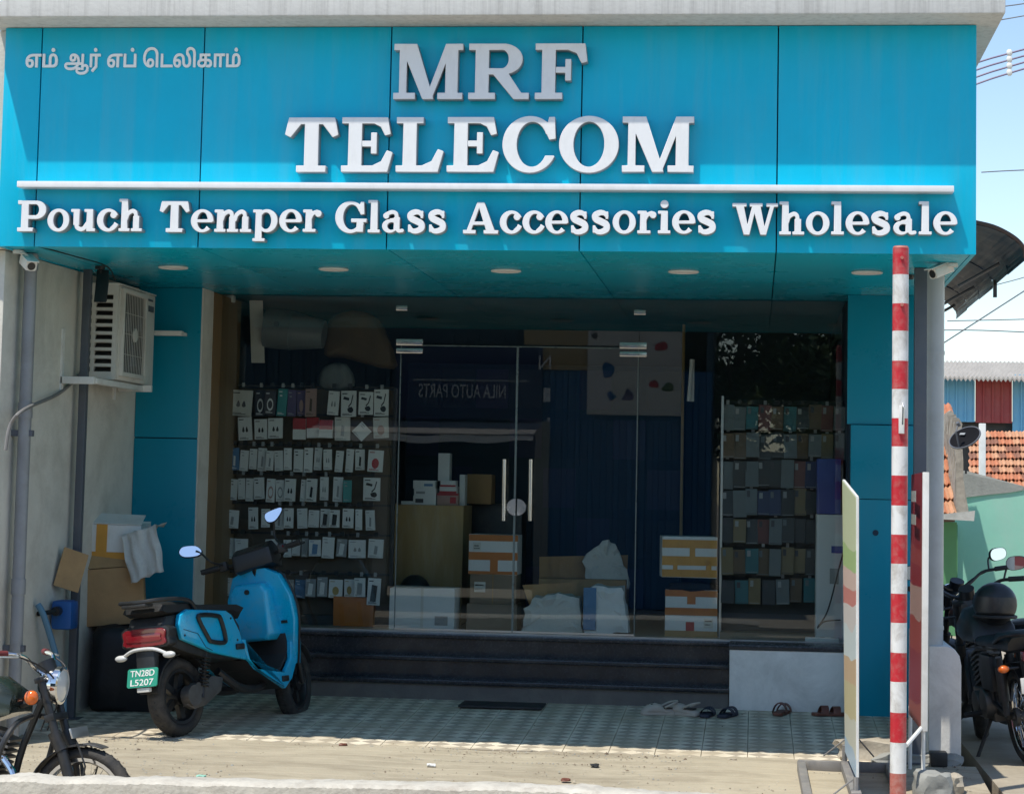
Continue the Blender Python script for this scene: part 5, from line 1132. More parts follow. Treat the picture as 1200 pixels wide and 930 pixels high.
b = MB(); q = P(1100, 858, 14.3); b.box(q.x - .055, q.x + .055, 14.26, 14.40, gz(14.3), gz(14.3) + .09); tag(b.build('black_block', M['metal_d'], bevel=.012), 'small black block at the foot of the corner pipe', 'block')
for k, (px, py, Y) in enumerate(((422, 867, 14.28), (505, 898, 13.4), (697, 900, 13.5), (663, 912, 13.2), (236, 905, 13.3), (243, 915, 13.1), (858, 897, 13.6))):
    q = PZ(px, py, gz(13.6)); Yq = min(max(q.y, 12.9), 14.3)
    lump(['leaf_scrap', 'paper_scrap', 'pebble', 'leaf_scrap', 'wrapper_scrap', 'pebble', 'pebble'][k], ['dry leaf scrap on the forecourt near its paving edge', 'crumpled white scrap on the forecourt', 'dark pebble right of centre on the forecourt', 'brown leaf scrap near the forecourt front', 'green wrapper scrap on the forecourt below the scooter', 'dark pebble near the old motorcycle wheel', 'small pebble left of the standee frame'][k], (q.x, Yq, gz(Yq) + .008), (.035, .03, .014), ['brownleather', 'white', 'metal_d', 'brownleather', 'green', 'brownleather', 'rough_conc'][k], ['scrap', 'scrap', 'pebble', 'scrap', 'scrap', 'pebble', 'pebble'][k], 20 + k, 2)

# near limewashed wall along the bottom left
wl = MB(); wrow = []
px = -60
random.seed(5)
from mathutils import noise as ns_
while px < 900:
    q = P(px, 913 + max(0, px) * .0175 + max(0, px - 650) * .05, 10.0); j = .008 * ns_.noise(Vector((px * .02, 0, 0))) + .004 * ns_.noise(Vector((px * .11, 5, 0))) + .002 * ns_.noise(Vector((px * .4, 9, 0)))
    wrow.append((q.x, q.z + j)); px += 3
rings = []
for x, z in wrow:
    j = .012 * ns_.noise(Vector((x * 6, 1, 2)))
    rings.append([Vector((x, 10.0 + j, -.55)), Vector((x, 10.0 + j, z - .06 + j * .3)), Vector((x, 10.004 + j, z - .012 + random.uniform(-.003, .002))), Vector((x, 10.03 + random.uniform(-.004, .004), z + random.uniform(-.0012, .0012))), Vector((x, 10.10, z + random.uniform(-.0015, .002))), Vector((x, 10.22, z - .002 + j)), Vector((x, 10.26, z - .03)), Vector((x, 10.26, -.55))])
wl.loft(rings); tag(wl.build('low_wall', M['kerbwhite'], smooth=True, ang=40), 'chipped low whitewashed wall running along the bottom edge', 'wall')

# grit and small stones strewn over the forecourt: one object of stuff
random.seed(44); gb_ = MB()
for k in range(2600):
    x = random.uniform(-4.7, 1.35); y = random.choice((random.uniform(12.8, 14.3), random.gauss(14.25, .08), random.gauss(13.2, .3), random.uniform(14.3, 16.4) if random.random() < .25 else 13.9)); y = min(max(y, 12.8), 16.4)
    s = random.uniform(.003, .008) * (2 if random.random() < .03 else 1); z = gz(y) + .001; a = random.uniform(0, 6.3)
    v = [gb_.bm.verts.new(Vector((x + s * math.cos(a + t) * random.uniform(.7, 1.3), y + s * math.sin(a + t) * random.uniform(.7, 1.3), z))) for t in (0, 1.6, 3.1, 4.7)]
    t_ = gb_.bm.verts.new(Vector((x, y, z + s * random.uniform(.5, 1.0)))); gb_.mi = random.choice((0, 0, 1, 2))
    for i in range(4): gb_._f([v[i], v[(i + 1) % 4], t_])
me = bpy.data.meshes.new('grit'); gb_.bm.to_mesh(me); gb_.bm.free()
for m_ in ('rough_conc', 'cement', 'bark'): me.materials.append(M[m_])
o = link(me, 'grit'); o['kind'] = 'stuff'; o['label'] = 'grit and small stones scattered over the concrete forecourt'; o['category'] = 'grit'

# ================================================================== INSIDE THE SHOP
random.seed(11)
def pk_mesh(kind):
    b = MB(); b.box(-.5, .5, -.5, .5, -.5, .5); b.mi = 1
    if kind == 'plain': b.box(-.30, -.05, -.62, -.45, .22, .27)
    elif kind == 'tall': b.prism([(-.12, -.30), (.10, -.32), (.14, .12), (-.06, .16)], 'y', -.62, -.45)
    elif kind == 'cable':
        b.prism([(-.36, .18), (.02, .12), (.06, .22), (-.30, .28)], 'y', -.62, -.45); b.tube([(.30, -.55, .34), (.18, -.55, .02), (.0, -.55, -.12)], .035, n=5); b.prism(smooth2([(-.05, -.18), (.22, -.12), (.34, -.26), (.18, -.36), (-.02, -.30)], 2), 'y', -.62, -.45)
    elif kind == 'buds':
        for x in (-.12, .14): b.prism(smooth2([(x - .09, -.1), (x, -.16), (x + .09, -.1), (x, .1)], 2), 'y', -.62, -.45)
    elif kind == 'ring':
        b.tube([(.0 + .26 * math.cos(t), -.56, -.08 + .22 * math.sin(t)) for t in [2 * math.pi * k / 14 for k in range(14)]], .05, n=5, closed=True)
    elif kind == 'half': b.box(-.5, .5, -.58, -.4, -.02, .5); 
    elif kind == 'coin': b.prism([(.24 * math.cos(t), -.12 + .24 * math.sin(t)) for t in [2 * math.pi * k / 14 for k in range(14)]], 'y', -.62, -.45)
    elif kind == 'phone': b.prism([(-.26, -.36), (.18, -.38), (.26, .22), (-.18, .26)], 'y', -.62, -.45)
    elif kind == 'case': b.box(-.36, -.10, -.60, -.45, .18, .42); b.box(-.42, .42, -.55, -.45, -.46, -.44)
    if kind not in ('half', 'case', 'diamond'):
        b.box(-.42, -.08, -.56, -.45, .37, .41); b.box(-.40, .25, -.56, -.45, -.44, -.415); b.box(-.40, .05, -.56, -.45, -.395, -.375)
    o = b.build('packet', [M['white'], M['black']]); me = o.data; bpy.data.objects.remove(o); return me
PKM = {}
def pk(kind, card, emb):
    k = (kind, card, emb)
    if k not in PKM:
        base = kind if kind in PKM else None
        if base is None: PKM[kind] = pk_mesh(kind)
        me = PKM[kind].copy(); me.materials[0] = M[card]; me.materials[1] = M[emb]; PKM[k] = me
    return PKM[k]
for nm, col in (('teal_card', (.05, .28, .27)), ('red_card', (.42, .03, .04)), ('purple_card', (.10, .07, .16)), ('pink_card', (.42, .26, .22)), ('grey_card', (.30, .31, .31)), ('blue_card', (.10, .22, .38)), ('gold', (.42, .30, .10)), ('dark_card', (.05, .05, .06)),
                ('case_dark', (.035, .045, .05)), ('case_clear', (.13, .16, .17)), ('case_brown', (.12, .08, .045)), ('case_maroon', (.14, .05, .05)), ('case_teal', (.03, .15, .17)), ('case_navy', (.02, .04, .11)), ('case_gold', (.19, .145, .07)), ('ivory_card', (.62, .60, .54))):
    M[nm] = mat(nm, col, .4, var=.08, nscale=2)
ROWN = ['top', 'second', 'third', 'fourth', 'fifth', 'sixth', 'bottom']
hk = MB(); hk.cyl((0, 0, 0), (0, -.085, .006), .0035, n=6); hk.box(-.017, .017, -.092, -.086, -.014, .022); h_ = hk.build('hook', M['black']); HK = h_.data; bpy.data.objects.remove(h_)
hk = MB(); hk.cyl((0, 0, 0), (0, -.085, .006), .0035, n=6); hk.box(-.012, .012, -.092, -.086, -.018, .018); h_ = hk.build('hook', M['grey_card']); HK2 = h_.data; bpy.data.objects.remove(h_)
YL = 17.50
lr_ = thing('display_rack', 'tall brown display rack full of hanging white packets behind the left pane', 'rack', (-3.6, YL + .1, ZFL))
xa, xb = X_(262, YL + .1, 600), X_(461, YL + .1, 600); zt_ = Z_(360, 455, YL)
b = MB(); b.box(xa, xb, YL + .095, YL + .115, ZFL, zt_); b.build('back_panel', M['peg'], lr_)
for x in (xa, xb): b = MB(); b.box(x - .015, x + .015, YL + .07, YL + .094, ZFL, zt_ + .02); b.build('upright', M['metal_d'], lr_)
b = MB(); b.box(xa - .015, xb + .015, YL + .03, YL + .094, ZFL + .001, ZFL + .08); b.build('base_shelf', M['metal_d'], lr_)
ROWS = [
 (457, 487, [(272, 298, 'buds', 'ivory_card', 'dark_card'), (300, 312, 'ring', 'dark_card', 'white'), (313, 325, 'ring', 'dark_card', 'white'), (326, 337, 'plain', 'teal_card', 'white'), (338, 348, 'plain', 'purple_card', 'grey_card'), (349, 359, 'coin', 'purple_card', 'pink_card'), (360, 373, 'tall', 'pink_card', 'case_brown'), (385, 398, 'buds', 'white', 'grey_card'), (401, 419, 'cable', 'white', 'black'), (421, 438, 'cable', 'white', 'black'), (439, 456, 'cable', 'white', 'black')]),
 (490, 514, [(281, 297, 'buds', 'white', 'black'), (299, 314, 'buds', 'white', 'black'), (315, 332, 'buds', 'white', 'black'), (344, 359, 'half', 'white', 'red_card'), (360, 375, 'half', 'white', 'red_card'), (376, 392, 'half', 'white', 'red_card'), (393, 411, 'tall', 'ivory_card', 'grey_card'), (414, 435, 'diamond', 'white', 'grey_card'), (438, 456, 'coin', 'ivory_card', 'pink_card')]),
 (526, 551, [(270, 281, 'tall', 'blue_card', 'white'), (282, 292, 'plain', 'white', 'grey_card'), (293, 302, 'plain', 'white', 'grey_card'), (303, 313, 'tall', 'white', 'grey_card'), (314, 323, 'tall', 'white', 'grey_card'), (324, 334, 'plain', 'white', 'grey_card'), (335, 344, 'plain', 'white', 'grey_card'), (345, 356, 'plain', 'white', 'black'), (357, 367, 'plain', 'white', 'black'), (369, 378, 'buds', 'white', 'grey_card'), (381, 391, 'buds', 'white', 'grey_card'), (395, 404, 'plain', 'white', 'grey_card'), (406, 415, 'plain', 'white', 'grey_card'), (417, 428, 'tall', 'white', 'black'), (433, 451, 'coin', 'white', 'red_card')]),
 (560, 586, [(271, 280, 'plain', 'white', 'black'), (281, 289, 'plain', 'white', 'grey_card'), (290, 299, 'plain', 'white', 'grey_card'), (300, 312, 'plain', 'white', 'black'), (313, 323, 'ring', 'white', 'pink_card'), (324, 334, 'ring', 'white', 'grey_card'), (335, 348, 'buds', 'white', 'black'), (353, 359, 'plain', 'white', 'grey_card'), (360, 373, 'tall', 'white', 'black'), (377, 387, 'buds', 'white', 'grey_card'), (391, 402, 'tall', 'white', 'grey_card'), (404, 414, 'plain', 'teal_card', 'grey_card'), (427, 447, 'cable', 'white', 'black')]),
 (595, 619, [(267, 282, 'tall', 'white', 'grey_card'), (293, 304, 'buds', 'white', 'black'), (307, 317, 'plain', 'white', 'grey_card'), (322, 333, 'tall', 'white', 'grey_card'), (335, 346, 'buds', 'white', 'black'), (349, 361, 'plain', 'white', 'grey_card'), (362, 375, 'plain', 'white', 'grey_card'), (376, 387, 'phone', 'white', 'black'), (388, 400, 'phone', 'white', 'black'), (402, 415, 'buds', 'white', 'black'), (417, 425, 'plain', 'white', 'grey_card'), (429, 440, 'tall', 'white', 'grey_card')]),
 (630, 652, [(267, 276, 'plain', 'white', 'grey_card'), (277, 292, 'plain', 'white', 'grey_card'), (312, 326, 'plain', 'white', 'grey_card'), (333, 342, 'plain', 'white', 'grey_card'), (343, 353, 'plain', 'white', 'grey_card'), (355, 363, 'plain', 'grey_card', 'white'), (364, 378, 'phone', 'white', 'blue_card'), (379, 393, 'plain', 'white', 'grey_card'), (395, 407, 'phone', 'grey_card', 'white'), (409, 429, 'buds', 'white', 'grey_card'), (432, 450, 'tall', 'white', 'grey_card')]),
 (676, 699, [(265, 278, 'plain', 'white', 'grey_card'), (330, 345, 'plain', 'grey_card', 'white'), (346, 359, 'plain', 'blue_card', 'white'), (360, 372, 'phone', 'grey_card', 'white'), (373, 385, 'phone', 'grey_card', 'white'), (386, 402, 'coin', 'white', 'gold'), (404, 416, 'coin', 'white', 'gold'), (417, 430, 'phone', 'white', 'grey_card'), (432, 447, 'phone', 'white', 'black')]),
]
CN = {'white': 'white', 'ivory_card': 'ivory', 'dark_card': 'black', 'teal_card': 'teal', 'purple_card': 'dark purple', 'pink_card': 'pinkish', 'grey_card': 'grey', 'blue_card': 'pale blue'}
KN = {'buds': 'earphone', 'ring': 'ring', 'plain': 'small', 'coin': 'round-print', 'tall': 'slim', 'cable': 'charging cable', 'half': 'red and white', 'phone': 'phone-print', 'diamond': 'tilted square', 'case': 'phone case'}
for ri, (y0, y1, row) in enumerate(ROWS):
    zr = Z_(360, y0 - 5, YL); b = MB(); b.box(xa + .016, xb - .016, YL + .080, YL + .094, zr - .012, zr + .006); b.build('hook_rail', M['metal_d'], lr_)
    for ci, (x0, x1, kind, card, emb) in enumerate(row):
        xm = (x0 + x1) / 2; ex = 1.22 if kind == 'tall' and ri in (4,) and ci > 8 else 1.0
        a = P(x0 + .4, y0 + random.uniform(-1.5, 2.5), YL); c = P(x1 - .4, y1 + random.uniform(-1.5, 2.5) + (10 if (ri == 6 and ci == 8) else 0), YL)
        o = link(pk('plain' if kind == 'diamond' else kind, card, emb), 'packet')
        w, h = c.x - a.x, a.z - c.z
        d = random.choice((0, 0, .03, .05))
        o.location = ((a.x + c.x) / 2, YL - .02 - d, (a.z + c.z) / 2 - (.02 if kind == 'diamond' else 0)); o.scale = (w, .014, h)
        o.rotation_euler = (R(random.uniform(-5, 3)), R(random.uniform(-3.5, 3.5)) + (R(45) if kind == 'diamond' else 0), R(random.uniform(-9, 9)))
        if kind == 'diamond': o.scale = (w * .78, .014, w * .78)
        kn = KN[kind] if kind != 'half' else ''
        tag(o, f"{CN[card] if kind != 'half' else 'red and white'} {kn} packet, {ORD[ci]} from the left in the {ROWN[ri]} row of the left rack".replace('  ', ' '), 'packet', 'packets hanging on the left rack')
        hkk = link(HK if random.random() < .6 else HK2, 'hook', lr_); hkk.location = Vector(((a.x + c.x) / 2, YL + .08, zr + .0)) - lr_.location
YR = 17.42
rr_ = thing('display_rack', 'dark display rack of hanging phone cases behind the right pane', 'rack', (-.2, YR + .1, ZFL))
xa, xb = X_(846, YR + .1, 600), X_(991, YR + .1, 600); zt_ = Z_(900, 468, YR)
b = MB(); b.box(xa, min(xb, .69), YR + .095, YR + .115, ZFL, zt_); b.build('back_panel', mat('dark_rack_back', (.045, .05, .05), .7), rr_)
b = MB(); b.box(xa - .012, xa + .006, YR - .05, YR + .094, ZFL, zt_ + .02); b.build('upright', M['alu'], rr_)
b = MB(); b.box(xa, .69, YR - .16, YR + .094, ZFL + .001, ZFL + .05); b.build('base_shelf', M['cardd'], rr_)
RR_ = [(476, 503, 10), (508, 535, 10), (540, 569, 8), (574, 602, 8), (607, 635, 8), (642, 671, 8), (678, 704, 7)]
CC = ['case_dark', 'case_dark', 'case_clear', 'case_dark', 'case_brown', 'case_maroon', 'case_clear', 'case_gold', 'case_navy', 'case_teal']
CNAME = {'case_dark': 'black', 'case_clear': 'clear grey', 'case_brown': 'brown', 'case_maroon': 'maroon', 'case_teal': 'teal', 'case_navy': 'navy', 'case_gold': 'gold'}
for ri, (y0, y1, n) in enumerate(RR_):
    zr = Z_(900, y0 - 4, YR); b = MB(); b.box(xa + .01, min(.69, X_(991 if n == 10 else 957, YR, 600)), YR + .080, YR + .094, zr - .012, zr + .006); b.build('hook_rail', M['metal_d'], rr_)
    for ci in range(n):
        x0 = 846 + ci * (14.6 if n == 10 else 14.0 if n == 8 else 16); x1 = x0 + random.choice((12, 13, 13.6))
        if x1 > 990: x1 = 989.5
        cc = random.choice(CC if ri not in (1, 5) else ['case_gold', 'case_brown', 'case_clear', 'case_brown', 'case_dark'])
        if (ri, ci) == (5, 2): cc = 'case_teal'
        if (ri, ci) == (0, 3): cc = 'case_maroon'
        a = P(x0 - .5, y0 + random.uniform(-2, 1.5), YR); c = P(min(x1 + 1, 990), y1 + random.uniform(0, 4), YR)
        o = link(pk('case', cc, random.choice(('grey_card', 'case_clear', 'dark_card'))), 'phone_case')
        o.location = ((a.x + c.x) / 2, YR - .02 - random.choice((0, .02, .04)), (a.z + c.z) / 2); o.scale = (c.x - a.x, .016, a.z - c.z)
        o.rotation_euler = (R(random.uniform(-4, 3)), R(random.uniform(-2, 2)), R(random.uniform(-8, 8)))
        tag(o, f"{CNAME[cc]} phone case, {ORD[ci]} from the left in the {ROWN[ri]} row of the right rack", 'phone case', 'phone cases hanging on the right rack')
        hkk = link(HK if random.random() < .5 else HK2, 'hook', rr_); hkk.location = Vector(((a.x + c.x) / 2, YR + .08, zr)) - rr_.location

def pbox(name, label, cat, px0, py0, px1, py1, Y, dep, m, rot=0, bevel=.004, bands=(), group=None, zfloor=None, jit=.0035):
    a = P(px0, py1, Y); c = P(px1, py0, Y); w = c.x - a.x; h = c.z - (zfloor if zfloor is not None else a.z); z0 = zfloor if zfloor is not None else a.z
    t = thing(name, label, cat, ((a.x + c.x) / 2, Y + dep / 2, z0), (0, 0, R(rot)), group)
    b = MB(); b.box(-w / 2, w / 2, -dep / 2, dep / 2, 0, h); b.build('body', M[m], t, local=True, bevel=bevel, jitter=jit)
    for u0, u1, v0, v1, mm in bands:
        b = MB(); b.box(-w / 2 + u0 * w - .001 * (u0 == 0), -w / 2 + u1 * w + .001 * (u1 == 1), -dep / 2 - .004, -dep / 2 - .0025, v0 * h, v1 * h); b.build('band', M[mm], t, local=True)
    return t
ct = pbox('counter', 'tall brown plywood counter behind the left door', 'counter', 442, 592, 543, 742, 18.0, .55, 'ply', zfloor=ZFL)
SB = 'small boxes stacked on the plywood counter'
for px0, py0, px1, py1, m, lab, bands in (
    (470, 587, 484, 592, 'white', 'flat white box lying at the left on the counter', ()),
    (484, 581, 511, 592, 'white', 'bottom white box of the left stack on the counter', ((.1, .45, .3, .7, 'dark_card'),)),
    (485, 572, 511, 581, 'white', 'middle white box of the left stack on the counter', ((.1, .5, .3, .6, 'grey_card'),)),
    (484, 563, 510, 572, 'white', 'top white box of the left stack on the counter', ((.5, .9, .3, .6, 'blue_card'),)),
    (512, 578, 537, 592, 'pink_card', 'red edged pink box at the bottom of the right counter stack', ((0, 1, .82, 1, 'red_card'), (.62, .9, .2, .7, 'red_card'))),
    (515, 570, 535, 578, 'white', 'white box with red stripe resting on the pink counter box', ((0, 1, 0, .35, 'red_card'),)),
    (516, 563, 534, 570, 'white', 'topmost small white box of the right counter stack', ((0, 1, 0, .3, 'red_card'),)),
    (513, 531, 527, 563, 'white', 'tall upright white box on the counter stacks', ()),
    (538, 556, 545, 592, 'white', 'narrow grey white box at the right end of the counter', ())):
    pbox('small_box', lab, 'box', px0, py0, px1, py1, 18.05 + (.1 if py0 in (531, 556) else 0), .16, m, 0, .002, bands, SB, jit=.0008)
pbox('brown_box', 'dark brown box behind the counter near the door handles', 'box', 546, 556, 576, 590, 18.6, .3, 'card', zfloor=None)
pbox('shelf_unit', 'low dark shelf unit behind the glass doors', 'shelf', 546, 591, 612, 742, 18.75, .4, 'metal_d', zfloor=ZFL)
pbox('white_box', 'plain white carton on the floor before the plywood counter', 'box', 456, 690, 533, 742, 17.3, .32, 'white', zfloor=ZFL, jit=.006, bands=((.48, .52, 0, 1, 'ivory_card'), (.70, .90, .12, .34, 'grey_card')))
q = P(486, 692, 17.78)
b = MB(); b.ball((q.x, 17.78, q.z - .02), (.135, .13, .155), 18, 12); b.cyl((q.x, 17.78, ZFL + .003), (q.x, 17.78, q.z - .1), .12, n=16); tag(b.build('black_bin', M['black'], smooth=True), 'rounded black bin lid behind the plain white carton', 'bin')
pbox('cream_carton', 'pale brown carton at the bottom of the stack by the left door', 'box', 546, 708, 606, 742, 17.45, .36, 'cardd', zfloor=ZFL)
pbox('brown_carton', 'plain brown carton in the middle of the stack by the left door', 'box', 550, 672, 605, 708, 17.5, .34, 'cardd', bands=((.49, .51, 0, 1, 'card'), (.10, .34, .40, .72, 'ivory_card'), (.12, .30, .60, .64, 'dark_card'), (.12, .26, .48, .51, 'dark_card')))
pbox('taped_carton', 'white carton with orange tape bands on top of the stack by the left door', 'box', 549, 627, 607, 672, 17.5, .34, 'white', bands=((0, 1, .84, 1, 'orange'), (0, 1, .36, .56, 'orange'), (0, 1, 0, .08, 'orange'), (.44, .60, .08, .36, 'orange'), (.08, .24, .60, .80, 'ivory_card'), (.10, .20, .70, .73, 'dark_card'), (.10, .22, .64, .66, 'dark_card')))
pbox('taped_carton', 'white carton with orange tape on the floor at the right of the doors', 'box', 779, 692, 841, 744, 17.35, .38, 'white', bands=((0, 1, .86, 1, 'orange'), (0, 1, .46, .62, 'orange'), (0, 1, 0, .13, 'card'), (.42, .58, .70, .86, 'orange'), (.40, .56, .13, .32, 'red_card'), (.74, .92, .20, .40, 'ivory_card'), (.76, .90, .33, .36, 'dark_card'), (.76, .86, .26, .28, 'dark_card')), zfloor=ZFL)
q = P(812, 693, 17.5); b = MB(); b.loft([[Vector((q.x + x * k, 17.52 + y * k, z)) for x, y in smooth2([(-.18, -.14), (.18, -.15), (.17, .14), (-.17, .13)], 3)] for z, k in ((q.z + .002, .95), (q.z + .03, 1.0), (q.z + .065, .85), (q.z + .075, .3))]); tag(b.build('dark_bag', M['sack'], smooth=True, jitter=.006), 'flattened dark bag between the two taped cartons on the right', 'bag')
pbox('taped_carton', 'tilted white carton criss-crossed with yellow tape on the upper right stack', 'box', 773, 629, 838, 676, 17.4, .34, 'white', rot=6, bands=((0, 1, .72, .92, 'yellow'), (0, 1, .30, .52, 'yellow'), (0, 1, .02, .20, 'yellow'), (.50, .60, .52, .72, 'yellow'), (.2, .28, .20, .30, 'yellow'), (.8, .90, .20, .42, 'yellow')))
oc = pbox('open_carton', 'open brown carton with flaps behind the right door', 'box', 630, 680, 733, 742, 17.75, .5, 'card', zfloor=ZFL)
for z_, (a_, b_, c_, d_), ty in ((0, ((632, 652), (736, 650), (734, 690), (632, 690)), .26), (1, ((612, 685), (675, 682), (678, 705), (620, 708)), -.30)):
    b = MB(); yy = 17.75 + ty; b.loft([[P(*k, yy + d) for k in (a_, b_, c_, d_)] for d in (0, .008)]); b.build('flap', M['card'], oc)
def sackm(name, label, pts, Y, dep, m, cat, seed, soft=True):
    random.seed(seed); pv = [P(x, y, Y) for x, y in pts]; cx = sum(p.x for p in pv) / len(pv); cz = sum(p.z for p in pv) / len(pv)
    poly = [(p.x, max(p.z, ZFL + .004)) for p in pv]
    if soft: poly = smooth2(poly, 3)
    else:
        q_ = []
        for k in range(len(poly)):
            (a0, a1), (b0, b1) = poly[k], poly[(k + 1) % len(poly)]
            q_ += [(a0 + (b0 - a0) * t + random.uniform(-.01, .01), max(ZFL + .004, a1 + (b1 - a1) * t + random.uniform(-.01, .01))) for t in (0, .25, .5, .75)]
        poly = q_
    b = MB()
    b.loft([[Vector((cx + (x - cx) * k + random.uniform(-.006, .006), Y + d + random.uniform(-.012, .012), max(ZFL + .002, cz + (z - cz) * k + random.uniform(-.006, .006)))) for x, z in poly] for d, k in (((0, .45), (.0, .80), (.03, .96), (dep * .5, 1.0), (dep, .9), (dep + .02, .5)) if soft else ((-.01, .35), (-.015, .7), (.0, .97), (dep * .5, 1.0), (dep, .98), (dep + .02, .5)))])
    return tag(b.build(name, M[m], smooth=True, ang=75 if soft else 22), label, cat)
sackm('white_sack', 'crumpled white plastic wrapping on the floor behind the right door', [(611, 743), (614, 712), (626, 700), (655, 694), (680, 700), (682, 743)], 17.25, .3, 'cloth', 'wrapping', 1, False)
sackm('paper_bag', 'pale printed paper bag with a blue strip behind the right door', [(683, 743), (684, 690), (700, 685), (730, 688), (733, 712), (736, 743)], 17.22, .26, 'white', 'bag', 2, False)
a = P(684, 688, 17.2); c = P(698, 738, 17.2); b = MB(); b.box(a.x, c.x, 17.195, 17.205, c.z, a.z); tag(b.build('blue_strip', M['blue_card']), 'strip of blue tape hanging on the printed paper bag', 'tape')
sackm('paper_sheet', 'grey white paper sheet standing up inside the open carton', [(682, 656), (694, 642), (712, 633), (722, 640), (734, 668), (737, 690), (690, 690)], 17.9, .02, 'cloth', 'paper', 4, False)
# bottom film reflection strip, cabinet, poster, power strip
cb = pbox('white_cabinet', 'white cabinet with a blue tag at the right end of the shop front', 'cabinet', 956, 603, 992, 746, 17.08, .30, 'white', zfloor=ZFL, bands=((.50, .98, .70, .755, 'intblue'), (.45, .75, .46, .58, 'grey_card')))
pbox('blue_box', 'dark blue printed box standing on the white cabinet', 'box', 957, 538, 986, 602, 17.10, .2, 'intblue')
a = P(944, 738, 17.03); c = P(984, 751, 17.0)
ps = thing('power_strip', 'white power strip lying on the floor before the white cabinet', 'power strip', ((a.x + c.x) / 2, 17.03, ZFL))
b = MB(); b.box(-.13, .13, -.03, .03, .002, .045, Matrix.Rotation(R(-6), 4, 'Z')); b.build('strip_body', M['whitep'], ps, local=True, bevel=.006)
for k in range(3): b = MB(); b.cyl((-.08 + k * .08, 0, .0455), (-.08 + k * .08, 0, .048), .018, n=12); b.build('socket', M['grey_card'], ps, local=True)
b = MB(); z_ = ZFL + .02; b.tube([P(990, 640, 17.05), P(982, 670, 17.03), P(970, 715, 17.02), P(958, 735, 17.01), P(966, 728, 17.0), P(985, 726, 17.02)], .006, n=6, smooth=6); tag(b.build('black_cable', M['blk_cable']), 'black cable looping in front of the white cabinet', 'cable')
pbox('wood_post', 'yellow brown upright wooden strip inside the shop right of the doors', 'post', 796, 380, 803, 628, 18.6, .05, 'ply')
a = P(811, 421, 17.9); c = P(807, 470, 17.9); b = MB(); b.cyl(a, c, .016, n=12); b.box(a.x - .02, a.x + .02, 17.9 + .017, 17.93, c.z, a.z); tag(b.build('tube_light', M['white'], smooth=True), 'unlit white tube light fixed upright inside the shop', 'tube light')
pbox('orange_box', 'orange brown box on the base shelf of the left rack', 'box', 390, 700, 438, 733, 17.46, .10, 'orange')
M['dim_plastic'] = mat('dull_grey_plastic', (.15, .17, .17), .4, var=.1)
M['dim_sack'] = mat('dull_brown_sack', (.12, .085, .05), .85, var=.2, nscale=6, bump=.4, bscale=20)
# above the left rack
q0, q1 = P(300, 352, 17.55), P(303, 425, 17.55)
b = MB(); b.loft([[q0 + Vector((-.055, dy, 0)), q0 + Vector((.055, dy, 0)), q1 + Vector((.05, dy, .0)), q1 + Vector((-.06, dy, 0))] for dy in (0, .008)]); tag(b.build('pale_strip', M['ivory_card']), 'pale upright card strip above the left rack', 'card')
a = P(312, 384, 17.6); c = P(380, 392, 17.6)
b = MB(); b.cyl(a, a + (c - a) * .45, .165, .16, n=24); b.cyl(a + (c - a) * .451, c, .158, .115, n=24); o = b.build('plastic_roll', M['dim_plastic'], smooth=True); tag(o, 'pale grey plastic roll lying above the left rack', 'roll')
b = MB(); b.cyl(a + Vector((.12, -.172, .02)), a + Vector((.12, -.16, .02)), .022, n=14); b.build('spot', M['dark_card'], o)
sackm('brown_sack', 'big dull brown sack piled above the left rack', [(378, 415), (384, 375), (410, 362), (440, 372), (458, 410), (458, 432), (400, 418)], 17.7, .3, 'dim_sack', 'sack', 6)
sackm('grey_cushion', 'grey rounded cushion on top of the left rack', [(375, 455), (376, 432), (392, 425), (408, 430), (413, 455)], 17.55, .1, 'dim_plastic', 'cushion', 7)
b = MB(); q = P(268, 350, 17.3); b.box(-.06, .05, -.04, .04, -.03, .03, T(q)); tag(b.build('white_sensor', M['whitep'], bevel=.012), 'small white box fixed high on the brown wood panel', 'sensor')
pbox('back_shelf', 'dark blue shelving along the back wall of the shop', 'shelf', 470, 430, 800, 742, 20.3, .3, 'dkblue', zfloor=ZFL, bands=[(i / 8 + .004, (i + 1) / 8 - .004, j / 5 + .02, (j + 1) / 5 - .02, 'dkblue' if (i + j) % 3 else 'case_navy') for i in range(8) for j in range(5)])

# ================================================================== BEHIND THE SHOP ON THE RIGHT
M['oldcement'] = mat('old_cement', (0.34, 0.305, 0.25), 0.95, var=0.25, nscale=5, dirt=(0.12, 0.105, 0.09), dirt_amt=0.7, dirt_scale=5, bump=0.8, bscale=14)
YW = 30.0
gw = thing('green_wall', 'mint green compound wall with a grey cement top at the end of the alley', 'wall', (3.6, YW, -.115))
pts = [P(1085, 560, YW), P(1131, 553, YW), P(1200, 571, YW), P(1330, 604, YW)]
poly = [(p.x, p.z) for p in pts]; poly = [(poly[0][0], -.6)] + poly + [(poly[-1][0], -.6)]
b = MB(); b.prism(poly, 'y', YW, YW + .2); b.build('wall_face', M['green'], gw)
c4 = [P(1120, 552, YW), P(1131, 552, YW), P(1200, 570, YW), P(1200, 575, YW), P(1184, 577, YW), P(1160, 580, YW), P(1131, 583, YW), P(1120, 583, YW)]
b = MB(); b.prism([(p.x, p.z + .004) for p in c4], 'y', YW - .03, YW + .21); b.build('coping', M['cement'], gw, jitter=.008)
a = P(1105, 614, YW - .1); c = P(1122, 700, YW - .1)
b = MB(); b.box(a.x - .3, c.x, YW - .10, YW - .031, -.6, a.z); b.build('wall_shade_panel', M['dgreen'], gw)  # added dark panel standing in for the shaded part of the wall
